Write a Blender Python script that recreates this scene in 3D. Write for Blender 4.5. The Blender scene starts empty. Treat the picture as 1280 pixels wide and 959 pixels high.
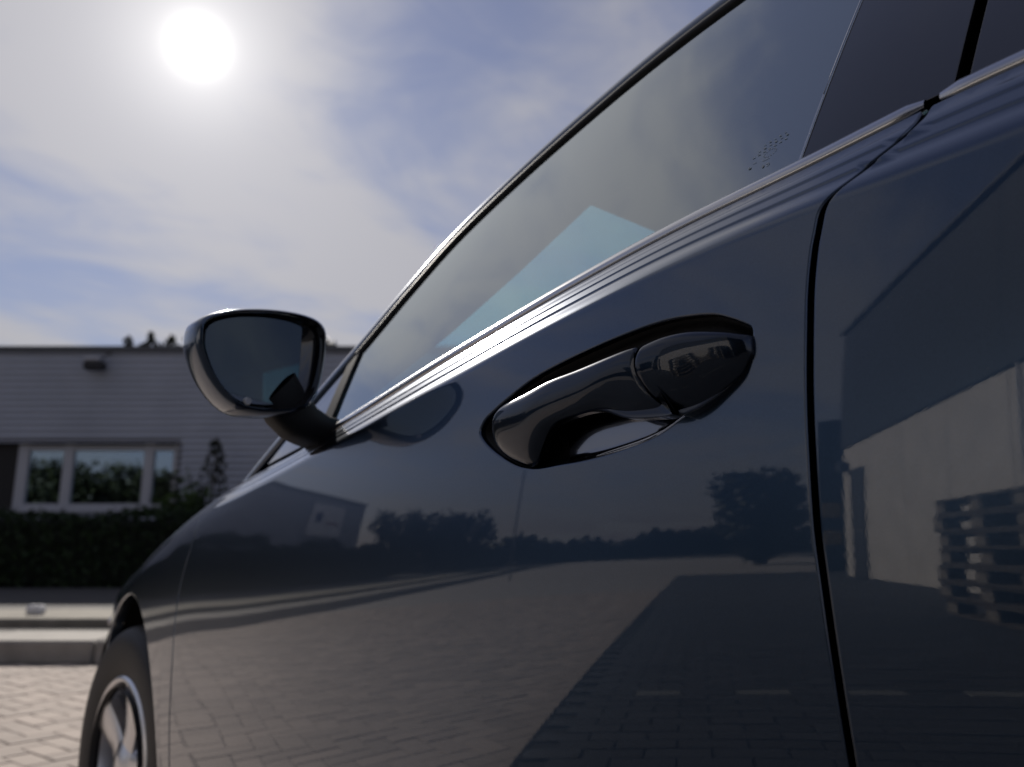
import bpy, math, random
import numpy as np
from mathutils import Vector, Matrix
from mathutils.geometry import delaunay_2d_cdt
random.seed(7); RNG = np.random.default_rng(7)
R = math.radians
SC = bpy.context.scene
COL = SC.collection

# ------------------------------------------------------------------ camera
CAM = np.array([-.5, -.27, .775])
AZ = R(41.66); PITCH = math.atan((690 - 479.5) / 1000)
cd = bpy.data.cameras.new('camera'); cam = bpy.data.objects.new('camera', cd); COL.objects.link(cam)
cam.location = CAM
cam.rotation_euler = (R(90) + PITCH, 0, -AZ)
cd.sensor_width = 36; cd.lens = 28.125; cd.clip_start = .02; cd.clip_end = 2000
cd.dof.use_dof = True; cd.dof.focus_distance = .70; cd.dof.aperture_fstop = 5.0
SC.camera = cam
# ------------------------------------------------------------------ light
SUN_AZ = R(17.9); SUN_EL = R(32.4)       # azimuth measured from +Y towards +X
SUND = Vector((math.sin(SUN_AZ) * math.cos(SUN_EL), math.cos(SUN_AZ) * math.cos(SUN_EL), math.sin(SUN_EL)))
sl = bpy.data.lights.new('sun', 'SUN'); sl.energy = 3.6; sl.angle = R(.55); sl.color = (1, .93, .84)
so = bpy.data.objects.new('sun', sl); COL.objects.link(so)
so.rotation_euler = (-SUND).to_track_quat('-Z', 'Y').to_euler()
SC.view_settings.view_transform = 'Standard'; SC.view_settings.look = 'None'
SC.view_settings.exposure = 0.35; SC.view_settings.gamma = 1; SC.view_settings.use_curve_mapping = False
SC.cycles.max_bounces = 10; SC.cycles.transparent_max_bounces = 16; SC.cycles.glossy_bounces = 6
SC.cycles.sample_clamp_indirect = 8; SC.cycles.use_denoising = True

W = bpy.data.worlds.new('World'); SC.world = W; W.use_nodes = True
nt = W.node_tree; nt.nodes.clear(); nd = nt.nodes; lk = nt.links
def n(t, **k):
    x = nd.new(t)
    for a, b in k.items(): setattr(x, a, b)
    return x
def mth(op, a, b=None, c=None, clamp=False):
    x = nd.new('ShaderNodeMath'); x.operation = op; x.use_clamp = clamp
    for i, v in enumerate((a, b, c)):
        if v is None: continue
        if isinstance(v, (int, float)): x.inputs[i].default_value = v
        else: lk.new(v, x.inputs[i])
    return x.outputs[0]
sky = n('ShaderNodeTexSky', sky_type='NISHITA', sun_disc=False, sun_elevation=SUN_EL, sun_rotation=SUN_AZ, air_density=1.2, dust_density=0.0, ozone_density=2.0)
tc = n('ShaderNodeTexCoord')
nrm = n('ShaderNodeVectorMath', operation='NORMALIZE'); lk.new(tc.outputs['Generated'], nrm.inputs[0])
sep = n('ShaderNodeSeparateXYZ'); lk.new(nrm.outputs[0], sep.inputs[0])
den = mth('ADD', mth('MAXIMUM', sep.outputs[2], 0.0), .16)
cmb = n('ShaderNodeCombineXYZ'); lk.new(mth('DIVIDE', sep.outputs[0], den), cmb.inputs[0]); lk.new(mth('DIVIDE', sep.outputs[1], den), cmb.inputs[1])
mp = n('ShaderNodeMapping'); mp.inputs['Rotation'].default_value = (0, 0, R(50)); mp.inputs['Scale'].default_value = (.85, 1.35, 1); mp.inputs['Location'].default_value = (11.158903, 14.209023, 0)
lk.new(cmb.outputs[0], mp.inputs[0])
nz = n('ShaderNodeTexNoise'); nz.inputs['Scale'].default_value = .95; nz.inputs['Detail'].default_value = 7; nz.inputs['Roughness'].default_value = .50; nz.inputs['Distortion'].default_value = .9
lk.new(mp.outputs[0], nz.inputs[0])
nz2 = n('ShaderNodeTexNoise'); nz2.inputs['Scale'].default_value = 4.5; nz2.inputs['Detail'].default_value = 5; nz2.inputs['Distortion'].default_value = .8
lk.new(mp.outputs[0], nz2.inputs[0])
den_c = mth('ADD', mth('MULTIPLY', nz.outputs[0], .8), mth('MULTIPLY', nz2.outputs[0], .2))
mr = n('ShaderNodeMapRange', interpolation_type='SMOOTHSTEP'); mr.inputs[1].default_value = .42; mr.inputs[2].default_value = .64
dot = n('ShaderNodeVectorMath', operation='DOT_PRODUCT'); lk.new(nrm.outputs[0], dot.inputs[0]); dot.inputs[1].default_value = SUND
dp = mth('MAXIMUM', dot.outputs['Value'], 0.0)
lk.new(mth('ADD', den_c, mth('MULTIPLY', mth('POWER', dp, 6.0), .09)), mr.inputs[0])     # the bank of cloud lies round the sun
# thin cloud scatters the sun forward: brighter towards it
CL_A, CL_B, CL_C = .24, .20, .02
ph = mth('ADD', CL_A, mth('ADD', mth('MULTIPLY', mth('POWER', dp, 5.0), CL_B), mth('MULTIPLY', mth('POWER', dp, 40.0), CL_C)))
cr = n('ShaderNodeCombineColor')
lk.new(mth('MULTIPLY', ph, 1.02), cr.inputs[0]); lk.new(mth('MULTIPLY', ph, .99), cr.inputs[1]); lk.new(mth('MULTIPLY', ph, 1.01), cr.inputs[2])
SKY_K = .060
skm = n('ShaderNodeVectorMath', operation='SCALE'); lk.new(sky.outputs[0], skm.inputs[0]); skm.inputs['Scale'].default_value = SKY_K
tint = n('ShaderNodeVectorMath', operation='MULTIPLY'); lk.new(skm.outputs[0], tint.inputs[0]); tint.inputs[1].default_value = (1.18, .97, 1.02)
# thin high veil, thicker towards the horizon, then streaks of cloud
veil = mth('ADD', .36, mth('MULTIPLY', mth('POWER', mth('SUBTRACT', 1.0, mth('MAXIMUM', sep.outputs[2], 0.0)), 7.0), .62))
vcol = n('ShaderNodeVectorMath', operation='SCALE'); vcol.inputs[0].default_value = (1.02, .985, 1.24); lk.new(mth('MULTIPLY', ph, .55), vcol.inputs['Scale'])
mixv = n('ShaderNodeMix', data_type='RGBA'); lk.new(veil, mixv.inputs[0]); lk.new(tint.outputs[0], mixv.inputs[6]); lk.new(vcol.outputs[0], mixv.inputs[7])
mixc = n('ShaderNodeMix', data_type='RGBA'); lk.new(mth('MULTIPLY', mr.outputs[0], .80), mixc.inputs[0]); lk.new(mixv.outputs[2], mixc.inputs[6]); lk.new(cr.outputs[0], mixc.inputs[7])
# aureole and the disc seen through the veil of cloud
aur = mth('ADD', mth('MULTIPLY', mth('POWER', dp, 60.0), .09), mth('ADD', mth('MULTIPLY', mth('POWER', dp, 380.0), .28), mth('MULTIPLY', mth('POWER', dp, 3600.0), 1.0)))
ac = n('ShaderNodeCombineColor'); lk.new(aur, ac.inputs[0]); lk.new(mth('MULTIPLY', aur, .97), ac.inputs[1]); lk.new(mth('MULTIPLY', aur, .92), ac.inputs[2])
add = n('ShaderNodeVectorMath', operation='ADD'); lk.new(mixc.outputs[2], add.inputs[0]); lk.new(ac.outputs[0], add.inputs[1])
bg = n('ShaderNodeBackground'); bg.inputs[1].default_value = 1.0
lk.new(add.outputs[0], bg.inputs[0])
wo = n('ShaderNodeOutputWorld'); lk.new(bg.outputs[0], wo.inputs[0])

# ------------------------------------------------------------------ materials
def mat(name, col=(.5,.5,.5), rough=.5, metal=0., coat=0., coat_ior=1.5, spec=.5, noise=0., nscale=20., bump=0., bscale=60., coat_rough=.01, emit=None):
    m = bpy.data.materials.new(name); m.use_nodes = True
    t = m.node_tree; p = t.nodes['Principled BSDF']
    p.inputs['Base Color'].default_value = (*col, 1); p.inputs['Roughness'].default_value = rough; p.inputs['Metallic'].default_value = metal
    p.inputs['Coat Weight'].default_value = coat; p.inputs['Coat IOR'].default_value = coat_ior; p.inputs['Coat Roughness'].default_value = coat_rough
    p.inputs['Specular IOR Level'].default_value = spec
    if noise or bump:
        g = t.nodes.new('ShaderNodeTexCoord')
    if noise:
        a = t.nodes.new('ShaderNodeTexNoise'); a.inputs['Scale'].default_value = nscale; a.inputs['Detail'].default_value = 6
        t.links.new(g.outputs['Object'], a.inputs[0])
        x = t.nodes.new('ShaderNodeMix'); x.data_type = 'RGBA'
        x.inputs[6].default_value = (*[c * (1 - noise) for c in col], 1); x.inputs[7].default_value = (*[min(1, c * (1 + noise)) for c in col], 1)
        r = t.nodes.new('ShaderNodeMapRange'); r.inputs[1].default_value = .3; r.inputs[2].default_value = .7
        t.links.new(a.outputs[0], r.inputs[0]); t.links.new(r.outputs[0], x.inputs[0]); t.links.new(x.outputs[2], p.inputs['Base Color'])
    if bump:
        b = t.nodes.new('ShaderNodeTexNoise'); b.inputs['Scale'].default_value = bscale; b.inputs['Detail'].default_value = 4
        t.links.new(g.outputs['Object'], b.inputs[0])
        u = t.nodes.new('ShaderNodeBump'); u.inputs['Strength'].default_value = bump; u.inputs['Distance'].default_value = .01
        t.links.new(b.outputs[0], u.inputs['Height']); t.links.new(u.outputs[0], p.inputs['Normal'])
    if emit:
        p.inputs['Emission Color'].default_value = (*emit[:3], 1); p.inputs['Emission Strength'].default_value = emit[3]
    return m
def glassmat(name, tint, ior=1.5, extra=0.):
    m = bpy.data.materials.new(name); m.use_nodes = True; t = m.node_tree; t.nodes.clear()
    # Schlick reflectance, the same from both sides of the pane
    ge = t.nodes.new('ShaderNodeNewGeometry'); dt = t.nodes.new('ShaderNodeVectorMath'); dt.operation = 'DOT_PRODUCT'
    t.links.new(ge.outputs['Normal'], dt.inputs[0]); t.links.new(ge.outputs['Incoming'], dt.inputs[1])
    def ma(op, x, y):
        q = t.nodes.new('ShaderNodeMath'); q.operation = op
        for k_, v_ in enumerate((x, y)):
            if isinstance(v_, (int, float)): q.inputs[k_].default_value = v_
            elif v_ is not None: t.links.new(v_, q.inputs[k_])
        return q.outputs[0]
    f0 = ((ior - 1) / (ior + 1)) ** 2 * 2 + extra
    fac = ma('ADD', ma('MULTIPLY', ma('POWER', ma('SUBTRACT', 1.0, ma('ABSOLUTE', dt.outputs['Value'], None)), 5.0), 1 - f0), f0)
    a = t.nodes.new('ShaderNodeBsdfTransparent'); a.inputs[0].default_value = (*tint, 1)
    b = t.nodes.new('ShaderNodeBsdfGlossy'); b.inputs['Roughness'].default_value = .0; b.inputs[0].default_value = (.93, 1, 1, 1)
    x = t.nodes.new('ShaderNodeMixShader'); o = t.nodes.new('ShaderNodeOutputMaterial')
    t.links.new(fac, x.inputs[0]); t.links.new(a.outputs[0], x.inputs[1]); t.links.new(b.outputs[0], x.inputs[2]); t.links.new(x.outputs[0], o.inputs[0])
    return m
M = {}
def paint_mat():
    m = mat('navy_metallic_paint', (.03, .05, .09), .30, 1., 1., 1.78, .5)
    t = m.node_tree; p = t.nodes['Principled BSDF']
    g = t.nodes.new('ShaderNodeTexCoord')
    # metallic flake under the clear coat, orange peel on it, a few dust specks
    v = t.nodes.new('ShaderNodeTexNoise'); v.inputs['Scale'].default_value = 900; v.inputs['Detail'].default_value = 2
    t.links.new(g.outputs['Object'], v.inputs[0])
    r = t.nodes.new('ShaderNodeMix'); r.data_type = 'RGBA'; r.inputs[6].default_value = (.026, .048, .090, 1); r.inputs[7].default_value = (.044, .078, .142, 1)
    t.links.new(v.outputs[0], r.inputs[0])
    d = t.nodes.new('ShaderNodeTexVoronoi'); d.inputs['Scale'].default_value = 95; t.links.new(g.outputs['Object'], d.inputs[0])
    dm = t.nodes.new('ShaderNodeMapRange'); dm.inputs[1].default_value = .035; dm.inputs[2].default_value = .05; dm.inputs[3].default_value = .25; dm.inputs[4].default_value = 0
    t.links.new(d.outputs['Distance'], dm.inputs[0])
    r2 = t.nodes.new('ShaderNodeMix'); r2.data_type = 'RGBA'; r2.inputs[7].default_value = (.16, .15, .14, 1)
    t.links.new(dm.outputs[0], r2.inputs[0]); t.links.new(r.outputs[2], r2.inputs[6]); t.links.new(r2.outputs[2], p.inputs['Base Color'])
    o = t.nodes.new('ShaderNodeTexNoise'); o.inputs['Scale'].default_value = 260; o.inputs['Detail'].default_value = 1; t.links.new(g.outputs['Object'], o.inputs[0])
    b = t.nodes.new('ShaderNodeBump'); b.inputs['Strength'].default_value = .005; b.inputs['Distance'].default_value = .001
    t.links.new(o.outputs[0], b.inputs['Height']); t.links.new(b.outputs[0], p.inputs['Coat Normal'])
    w = t.nodes.new('ShaderNodeTexNoise'); w.inputs['Scale'].default_value = 9; w.inputs['Detail'].default_value = 8; w.inputs['Roughness'].default_value = .7; t.links.new(g.outputs['Object'], w.inputs[0])
    wr_ = t.nodes.new('ShaderNodeMapRange'); wr_.inputs[1].default_value = .45; wr_.inputs[2].default_value = .75; wr_.inputs[3].default_value = .006; wr_.inputs[4].default_value = .035
    t.links.new(w.outputs[0], wr_.inputs[0]); t.links.new(wr_.outputs[0], p.inputs['Coat Roughness'])
    return m
M['paint'] = paint_mat()
M['recess_sheen'] = mat('painted_recess_sheen', (.16, .17, .20), .16, 1, 1., 2.0, .5)  # bright sky reflection in the grip recess, put into a paler metal colour
M['handle_paint'] = mat('black_handle_paint', (.012, .021, .040), .28, 1, 1., 1.5, .5)
M['cup_black'] = mat('black_cup_plastic', (.003, .003, .004), .4, 0, 0, 1.5, .15)
M['black_gloss'] = mat('black_gloss_trim', (.010, .009, .011), .08, 0, 1, 1.7)
M['black_matte'] = mat('black_textured_plastic', (.014, .014, .016), .55, bump=.15, bscale=900)
M['rubber'] = mat('black_rubber', (.012, .012, .013), .6, spec=.3)
M['tyre'] = mat('tyre_rubber', (.022, .022, .024), .55, spec=.4, bump=.2, bscale=200)
M['void'] = mat('dark_cavity', (.002, .002, .002), .9, spec=.0)
M['satin'] = mat('satin_metal_strip', (.62, .62, .64), .22, 1.)
M['alloy'] = mat('silver_alloy', (.80, .81, .84), .34, 1., .5)
M['glass'] = glassmat('tinted_side_glass', (.25, .66, .75), 1.5, .37)
M['wscreen'] = glassmat('windscreen_glass', (.60, .80, .80), 1.5)
M['mirror'] = mat('mirror_silver_glass', (.26, .30, .33), .02, 1.)
M['etch'] = mat('etched_mark', (.42, .47, .50), .5)
M['interior'] = mat('dark_interior_trim', (.030, .030, .034), .7, noise=.2)
M['lining'] = mat('grey_roof_lining', (.07, .07, .073), .9)
M['seat'] = mat('black_seat_fabric', (.022, .022, .025), .85, noise=.3, nscale=300)
M['lamp'] = mat('lamp_plastic', (.5, .5, .52), .1, 0, 1)
M['red_lamp'] = mat('red_lamp_plastic', (.25, .01, .01), .15, 0, 1)

# ------------------------------------------------------------------ object helpers
def tag(o, label=None, cat=None, group=None, kind=None):
    for k, v in (('label', label), ('category', cat), ('group', group), ('kind', kind)):
        if v: o[k] = v
    return o
def thing(name, label, cat, loc=(0, 0, 0), rz=0., group=None):
    o = bpy.data.objects.new(name, None); COL.objects.link(o); o.location = loc; o.rotation_euler = (0, 0, rz)
    o.empty_display_size = .1
    return tag(o, label, cat, group)
def wmat(o):
    m = Matrix.LocRotScale(o.location, o.rotation_euler, None)
    return wmat(o.parent) @ m if o.parent else m
def meshdata(name, v, f, m, nrm=None, smooth=True):
    me = bpy.data.meshes.new(name)
    me.from_pydata([tuple(map(float, p)) for p in v], [], [tuple(map(int, q)) for q in f]); me.update()
    if smooth: me.shade_smooth()
    if nrm is not None: me.normals_split_custom_set_from_vertices([tuple(map(float, p)) for p in nrm])
    me.materials.append(m if not isinstance(m, str) else M[m])
    return me
def obj(name, v, f, m, parent=None, nrm=None, smooth=True, sharp=None, world=True):
    """one mesh object; vertices given in world space, stored relative to the parent"""
    v = np.asarray(v, float)
    if parent is not None and world:
        iw = np.array(wmat(parent).inverted()); v = v @ iw[:3, :3].T + iw[:3, 3]
        if nrm is not None: nrm = np.asarray(nrm) @ iw[:3, :3].T
    me = meshdata(name, v, f, m, nrm, smooth)
    if sharp and nrm is None: me.set_sharp_from_angle(angle=R(sharp))
    o = bpy.data.objects.new(name, me); COL.objects.link(o); o.parent = parent
    return o
class MB:
    def __init__(s): s.v = []; s.f = []
    def add(s, v, f):
        k = len(s.v); s.v += [tuple(p) for p in v]; s.f += [tuple(i + k for i in q) for q in f]; return s
    def box(s, c, d, rz=0., bevel=0.):
        """bevelled box, centre c, full size d, turned rz about z"""
        x, y, z = [a / 2 for a in d]; b = min(bevel, x * .9, y * .9, z * .9)
        cs, sn = math.cos(rz), math.sin(rz)
        if b <= 0:
            P = [(i * x, j * y, k * z) for k in (-1, 1) for j in (-1, 1) for i in (-1, 1)]
            F = [(0, 2, 3, 1), (4, 5, 7, 6), (0, 1, 5, 4), (2, 6, 7, 3), (0, 4, 6, 2), (1, 3, 7, 5)]
        else:
            ring = [(-x + b, -y), (x - b, -y), (x, -y + b), (x, y - b), (x - b, y), (-x + b, y), (-x, y - b), (-x, -y + b)]
            inn = [(max(-x + b, min(x - b, p[0])), max(-y + b, min(y - b, p[1]))) for p in ring]
            P = [(*p, -z) for p in inn] + [(*p, -z + b) for p in ring] + [(*p, z - b) for p in ring] + [(*p, z) for p in inn]
            F = [tuple(range(7, -1, -1)), tuple(range(24, 32))]
            for l in range(3):
                for i in range(8): F.append((l*8+i, l*8+(i+1) % 8, l*8+8+(i+1) % 8, l*8+8+i))
        s.add([(c[0] + p[0]*cs - p[1]*sn, c[1] + p[0]*sn + p[1]*cs, c[2] + p[2]) for p in P], F); return s
    def tube(s, pts, r, k=10, cap=True):
        pts = [np.array(p, float) for p in pts]; rr = r if hasattr(r, '__len__') else [r] * len(pts)
        V = []; F = []
        for i, p in enumerate(pts):
            t = pts[min(i + 1, len(pts) - 1)] - pts[max(i - 1, 0)]; t /= np.linalg.norm(t)
            a = np.cross(t, (0, 0, 1) if abs(t[2]) < .9 else (1, 0, 0)); a /= np.linalg.norm(a); b = np.cross(t, a)
            V += [p + rr[i] * (a * math.cos(2*math.pi*j/k) + b * math.sin(2*math.pi*j/k)) for j in range(k)]
        for i in range(len(pts) - 1):
            for j in range(k): F.append((i*k+j, i*k+k+j, i*k+k+(j+1) % k, i*k+(j+1) % k))
        if cap: F += [tuple(range(k)), tuple(range((len(pts)-1)*k + k - 1, (len(pts)-1)*k - 1, -1))]
        s.add(V, F); return s
    def build(s, name, m, parent=None, smooth=False, sharp=35):
        return obj(name, s.v, s.f, m, parent, smooth=smooth or bool(sharp), sharp=sharp)
def grid(P, closed_u=False, closed_v=False):
    """faces for an (nu, nv, 3) array of points"""
    P = np.asarray(P); a, b = P.shape[:2]; F = []
    for i in range(a - (0 if closed_u else 1)):
        for j in range(b - (0 if closed_v else 1)):
            F.append((i*b+j, ((i+1) % a)*b+j, ((i+1) % a)*b+(j+1) % b, i*b+(j+1) % b))
    return P.reshape(-1, 3), F
def resample(loop, k, closed=True):
    """Catmull-Rom through the points, k points of equal spacing"""
    L = np.asarray(loop, float); m = len(L); out = []
    for i in range(m if closed else m - 1):
        if closed: p = [L[(i + j) % m] for j in (-1, 0, 1, 2)]
        else: p = [L[max(0, min(m - 1, i + j))] for j in (-1, 0, 1, 2)]
        for t in np.linspace(0, 1, 24, endpoint=False):
            out.append(.5 * (2*p[1] + (p[2]-p[0])*t + (2*p[0]-5*p[1]+4*p[2]-p[3])*t*t + (3*p[1]-p[0]-3*p[2]+p[3])*t**3))
    out.append(L[0] if closed else L[-1])
    out = np.array(out); s = np.concatenate([[0], np.cumsum(np.linalg.norm(np.diff(out, axis=0), axis=1))])
    u = np.linspace(0, s[-1], k + (1 if closed else 0))[: k]
    return np.stack([np.interp(u, s, out[:, i]) for i in range(out.shape[1])], 1)
def sst(a, b, x):
    t = np.clip((x - a) / (b - a), 0, 1)
    return t * t * (3 - 2 * t)
def pchip(xs, ys):
    xs = np.array(xs, float); ys = np.array(ys, float)
    h = np.diff(xs); d = np.diff(ys) / h; m = np.zeros(len(xs))
    m[0] = d[0]; m[-1] = d[-1]
    for i in range(1, len(xs) - 1):
        m[i] = 0 if d[i-1] * d[i] <= 0 else (d[i-1] * h[i] + d[i] * h[i-1]) / (h[i] + h[i-1])
    def f(x):
        x = np.asarray(x, float); xc = np.clip(x, xs[0], xs[-1])
        i = np.clip(np.searchsorted(xs, xc) - 1, 0, len(h) - 1); t = (xc - xs[i]) / h[i]
        r = (2*t**3-3*t*t+1)*ys[i] + (t**3-2*t*t+t)*h[i]*m[i] + (-2*t**3+3*t*t)*ys[i+1] + (t**3-t*t)*h[i]*m[i+1]
        return r + (x - xc) * np.where(x < xs[0], m[0], m[-1])
    return f
# flank: lateral inset against length, crease height against length, shoulder scale
plan = pchip([-3.2,-2.6,-1.8,-1.0,-.3,.1,.5,.8,1.1,1.4,1.75,2.05,2.3,2.5],
             [.34,.15,.06,.02,.002,.0,.009,.026,.048,.070,.105,.155,.25,.42])
zc = pchip([-3.0,-1.8,-.8,-.146,-.012,.09,.25,.43,.71,1.0,1.25,1.5,1.75,2.1,2.5],
           [1.0,1.03,1.035,1.021,1.015,1.007,.985,.955,.912,.872,.842,.790,.728,.650,.57])
shs = pchip([-3,-.4,-.1,-.0,.15,.40,.67,.85,1.1,1.3,2.5], [1.39,1.39,1.36,1.11,1.03,1.03,.83,.74,.95,1.0,1.0])
Q = np.linspace(-.78, .32, 4401)
def _alpha(q, kind):
    a = (q + .225) / 2.1
    a = np.where(q < -.45, a - ((q + .45) ** 2) * 2.2, a)
    s = np.radians(36)
    if kind == 0:
        a = a + (s - a) * sst(-.006, .009, q)
        for c, w, d in ((.022, .0013, -30), (.0345, .0011, -26), (.044, .004, 9), (.013, .004, 6)):
            a = a + np.radians(d) * np.exp(-((q - c) / w) ** 2)
    else:
        a = a + (np.radians(84) - a) * sst(-.05, .11, q)
    return a
def _tab(kind):
    a = _alpha(Q, kind); d = Q[1] - Q[0]
    x = np.concatenate([[0], np.cumsum((np.sin(a[1:]) + np.sin(a[:-1])) / 2 * d)])
    z = np.concatenate([[0], np.cumsum((np.cos(a[1:]) + np.cos(a[:-1])) / 2 * d)])
    return x - np.interp(-.225, Q, x), z - np.interp(0, Q, z)
_X0, _Z0 = _tab(0); _X1, _Z1 = _tab(1)
QTOP = .055
def S(Y, q):
    Y = np.asarray(Y, float); q = np.asarray(q, float)
    f = sst(.90, 1.35, Y); s = np.where(q > 0, shs(Y), 1.0)
    x0, z0 = np.interp(0, Q, _X0), 0.0
    xa = x0 + (np.interp(q, Q, _X0) - x0) * s; za = np.interp(q, Q, _Z0) * s
    xb, zb = np.interp(q, Q, _X1), np.interp(q, Q, _Z1)
    return np.stack([plan(Y) + xa * (1 - f) + xb * f, Y + 0 * q, zc(Y) + za * (1 - f) + zb * f], -1)
def N(Y, q):
    Y = np.asarray(Y, float); q = np.asarray(q, float)
    e = 1e-3
    a = S(Y + e, q) - S(Y - e, q); b = S(Y, q + e / 5) - S(Y, q - e / 5)
    n = np.cross(b, a)
    return n / np.linalg.norm(n, axis=-1, keepdims=True)
def G(Y, t):
    Y = np.asarray(Y, float); t = np.asarray(t, float)
    b = S(Y, QTOP)
    return np.stack([b[..., 0] + .012 + .42 * t + .22 * t * t, Y + 0 * t, b[..., 2] + .012 + t], -1)
def GN(Y, t):
    Y = np.asarray(Y, float); t = np.asarray(t, float)
    e = 1e-3
    a = G(Y + e, t) - G(Y - e, t); b = G(Y, t + e) - G(Y, t - e)
    n = np.cross(b, a)
    return n / np.linalg.norm(n, axis=-1, keepdims=True)

# ------------------------------------------------------------------ the parked car
CW = 1.84                                   # overall width; left flank lies near X = 0
car = thing('parked_car', 'dark navy metallic hatchback seen close along its left flank, door handle in focus', 'car', (CW / 2, .35, 0))
def inside(P, L):
    x, y = P[:, 0][:, None], P[:, 1][:, None]; a = L; b = np.roll(L, -1, 0)
    c = ((a[:, 1] > y) != (b[:, 1] > y)) & (x < (b[:, 0] - a[:, 0]) * (y - a[:, 1]) / (b[:, 1] - a[:, 1] + 1e-15) + a[:, 0])
    return c.sum(1) % 2 == 1
def dist(P, L):
    a = L; b = np.roll(L, -1, 0); d = b - a; dd = (d * d).sum(1) + 1e-18; out = np.full(len(P), 9.)
    for i in range(len(a)):
        t = np.clip(((P - a[i]) @ d[i]) / dd[i], 0, 1); out = np.minimum(out, np.linalg.norm(P - a[i] - t[:, None] * d[i], axis=1))
    return out
def dens(L, s1=.006, s2=.0016, closed=True):
    """split the edges of a loop; finer where it crosses the shoulder"""
    L = [np.array(p, float) for p in L]; out = []
    for i in range(len(L) - (0 if closed else 1)):
        a, b = L[i], L[(i + 1) % len(L)]; d = np.abs(b - a)
        k = max(1, int(math.ceil(max(d[0] / s1, d[1] / (s2 if max(a[1], b[1]) > -.012 else s1)))))
        out += [a + (b - a) * j / k for j in range(k)]
    if not closed: out.append(L[-1])
    return np.array(out)
def roll(fn, nfn, L, r, deep, sgn):
    """ring points that turn a panel edge inwards; L a closed 2D loop, sgn +1 outwards"""
    t = np.roll(L, -1, 0) - np.roll(L, 1, 0); t /= np.linalg.norm(t, axis=1, keepdims=True) + 1e-12
    area = np.sum(L[:, 0] * np.roll(L[:, 1], -1) - L[:, 1] * np.roll(L[:, 0], -1))
    o = np.stack([t[:, 1], -t[:, 0]], 1) * (1 if area > 0 else -1) * sgn
    P0 = fn(L[:, 0], L[:, 1]); N0 = nfn(L[:, 0], L[:, 1]); e = 1e-4
    T = fn(L[:, 0] + e * o[:, 0], L[:, 1] + e * o[:, 1]) - P0
    T -= (T * N0).sum(1, keepdims=True) * N0; T /= np.linalg.norm(T, axis=1, keepdims=True) + 1e-15
    rings = []
    for ph in (22, 45, 68, 88):
        c, s = math.cos(R(ph)), math.sin(R(ph)); rings.append((P0 + T * r * s - N0 * r * (1 - c), N0 * c + T * s))
    rings.append((P0 + T * r - N0 * (r + deep), T))
    return rings
def panel(name, fn, nfn, loop, gy, gq, m, parent, holes=(), edge=(.0018, .014), hole_edge=(.0024, .004)):
    L = np.asarray(loop, float); HS = [np.asarray(h, float) for h in holes]
    ys = np.arange(L[:, 0].min(), L[:, 0].max(), gy) + gy * .37
    g = np.stack(np.meshgrid(ys, gq, indexing='ij'), -1).reshape(-1, 2)
    k = inside(g, L) & (dist(g, L) > .0016)
    for h in HS: k &= ~inside(g, h) & (dist(g, h) > .0016)
    loops = [L] + HS; pts = np.concatenate(loops + [g[k]]); ed = []; b = 0
    for l in loops:
        ed += [(b + i, b + (i + 1) % len(l)) for i in range(len(l))]; b += len(l)
    vo, _, fo, ov, _, _ = delaunay_2d_cdt([Vector(p) for p in pts], ed, [], 0, 1e-7)
    V2 = np.array([tuple(v) for v in vo]); F = np.array(fo); cen = V2[F].mean(1)
    kf = inside(cen, L)
    for h in HS: kf &= ~inside(cen, h)
    F = F[kf]
    A = V2[F]; ar = (A[:, 1, 0]-A[:, 0, 0])*(A[:, 2, 1]-A[:, 0, 1]) - (A[:, 2, 0]-A[:, 0, 0])*(A[:, 1, 1]-A[:, 0, 1])
    F[ar > 0] = F[ar > 0][:, ::-1]
    inv = {}
    for i, src in enumerate(ov):
        for s in src: inv[s] = i
    V = [fn(V2[:, 0], V2[:, 1])]; NN = [nfn(V2[:, 0], V2[:, 1])]; FF = [tuple(f) for f in F]; nb = len(V2); b = 0
    for li, l in enumerate(loops):
        r_, d_ = edge if li == 0 else hole_edge
        prev = [inv[b + i] for i in range(len(l))]; b += len(l)
        area = np.sum(l[:, 0] * np.roll(l[:, 1], -1) - l[:, 1] * np.roll(l[:, 0], -1)) * (1 if li == 0 else -1)
        for P, Nn in roll(fn, nfn, l, r_, d_, 1 if li == 0 else -1):
            V.append(P); NN.append(Nn); cur = list(range(nb, nb + len(l))); nb += len(l)
            for i in range(len(l)):
                j = (i + 1) % len(l); q = (prev[i], cur[i], cur[j], prev[j]); FF.append(q if area < 0 else q[::-1])
            prev = cur
    return obj(name, np.concatenate(V), FF, m, parent, nrm=np.concatenate(NN))
def mirrored(o, name, parent, m=None):
    """right-hand twin of a part, its mesh reflected about the car's centre plane"""
    me = o.data; iw = np.array(wmat(o)); v = np.array([tuple(x.co) for x in me.vertices]) + iw[:3, 3]
    v[:, 0] = CW - v[:, 0]
    return obj(name, v, [tuple(p.vertices)[::-1] for p in me.polygons], m or me.materials[0], parent)
def qz(Y, z):
    qq = np.linspace(-.76, .2, 900); return float(np.interp(z, S(Y + 0 * qq, qq)[:, 2], qq))

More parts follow.
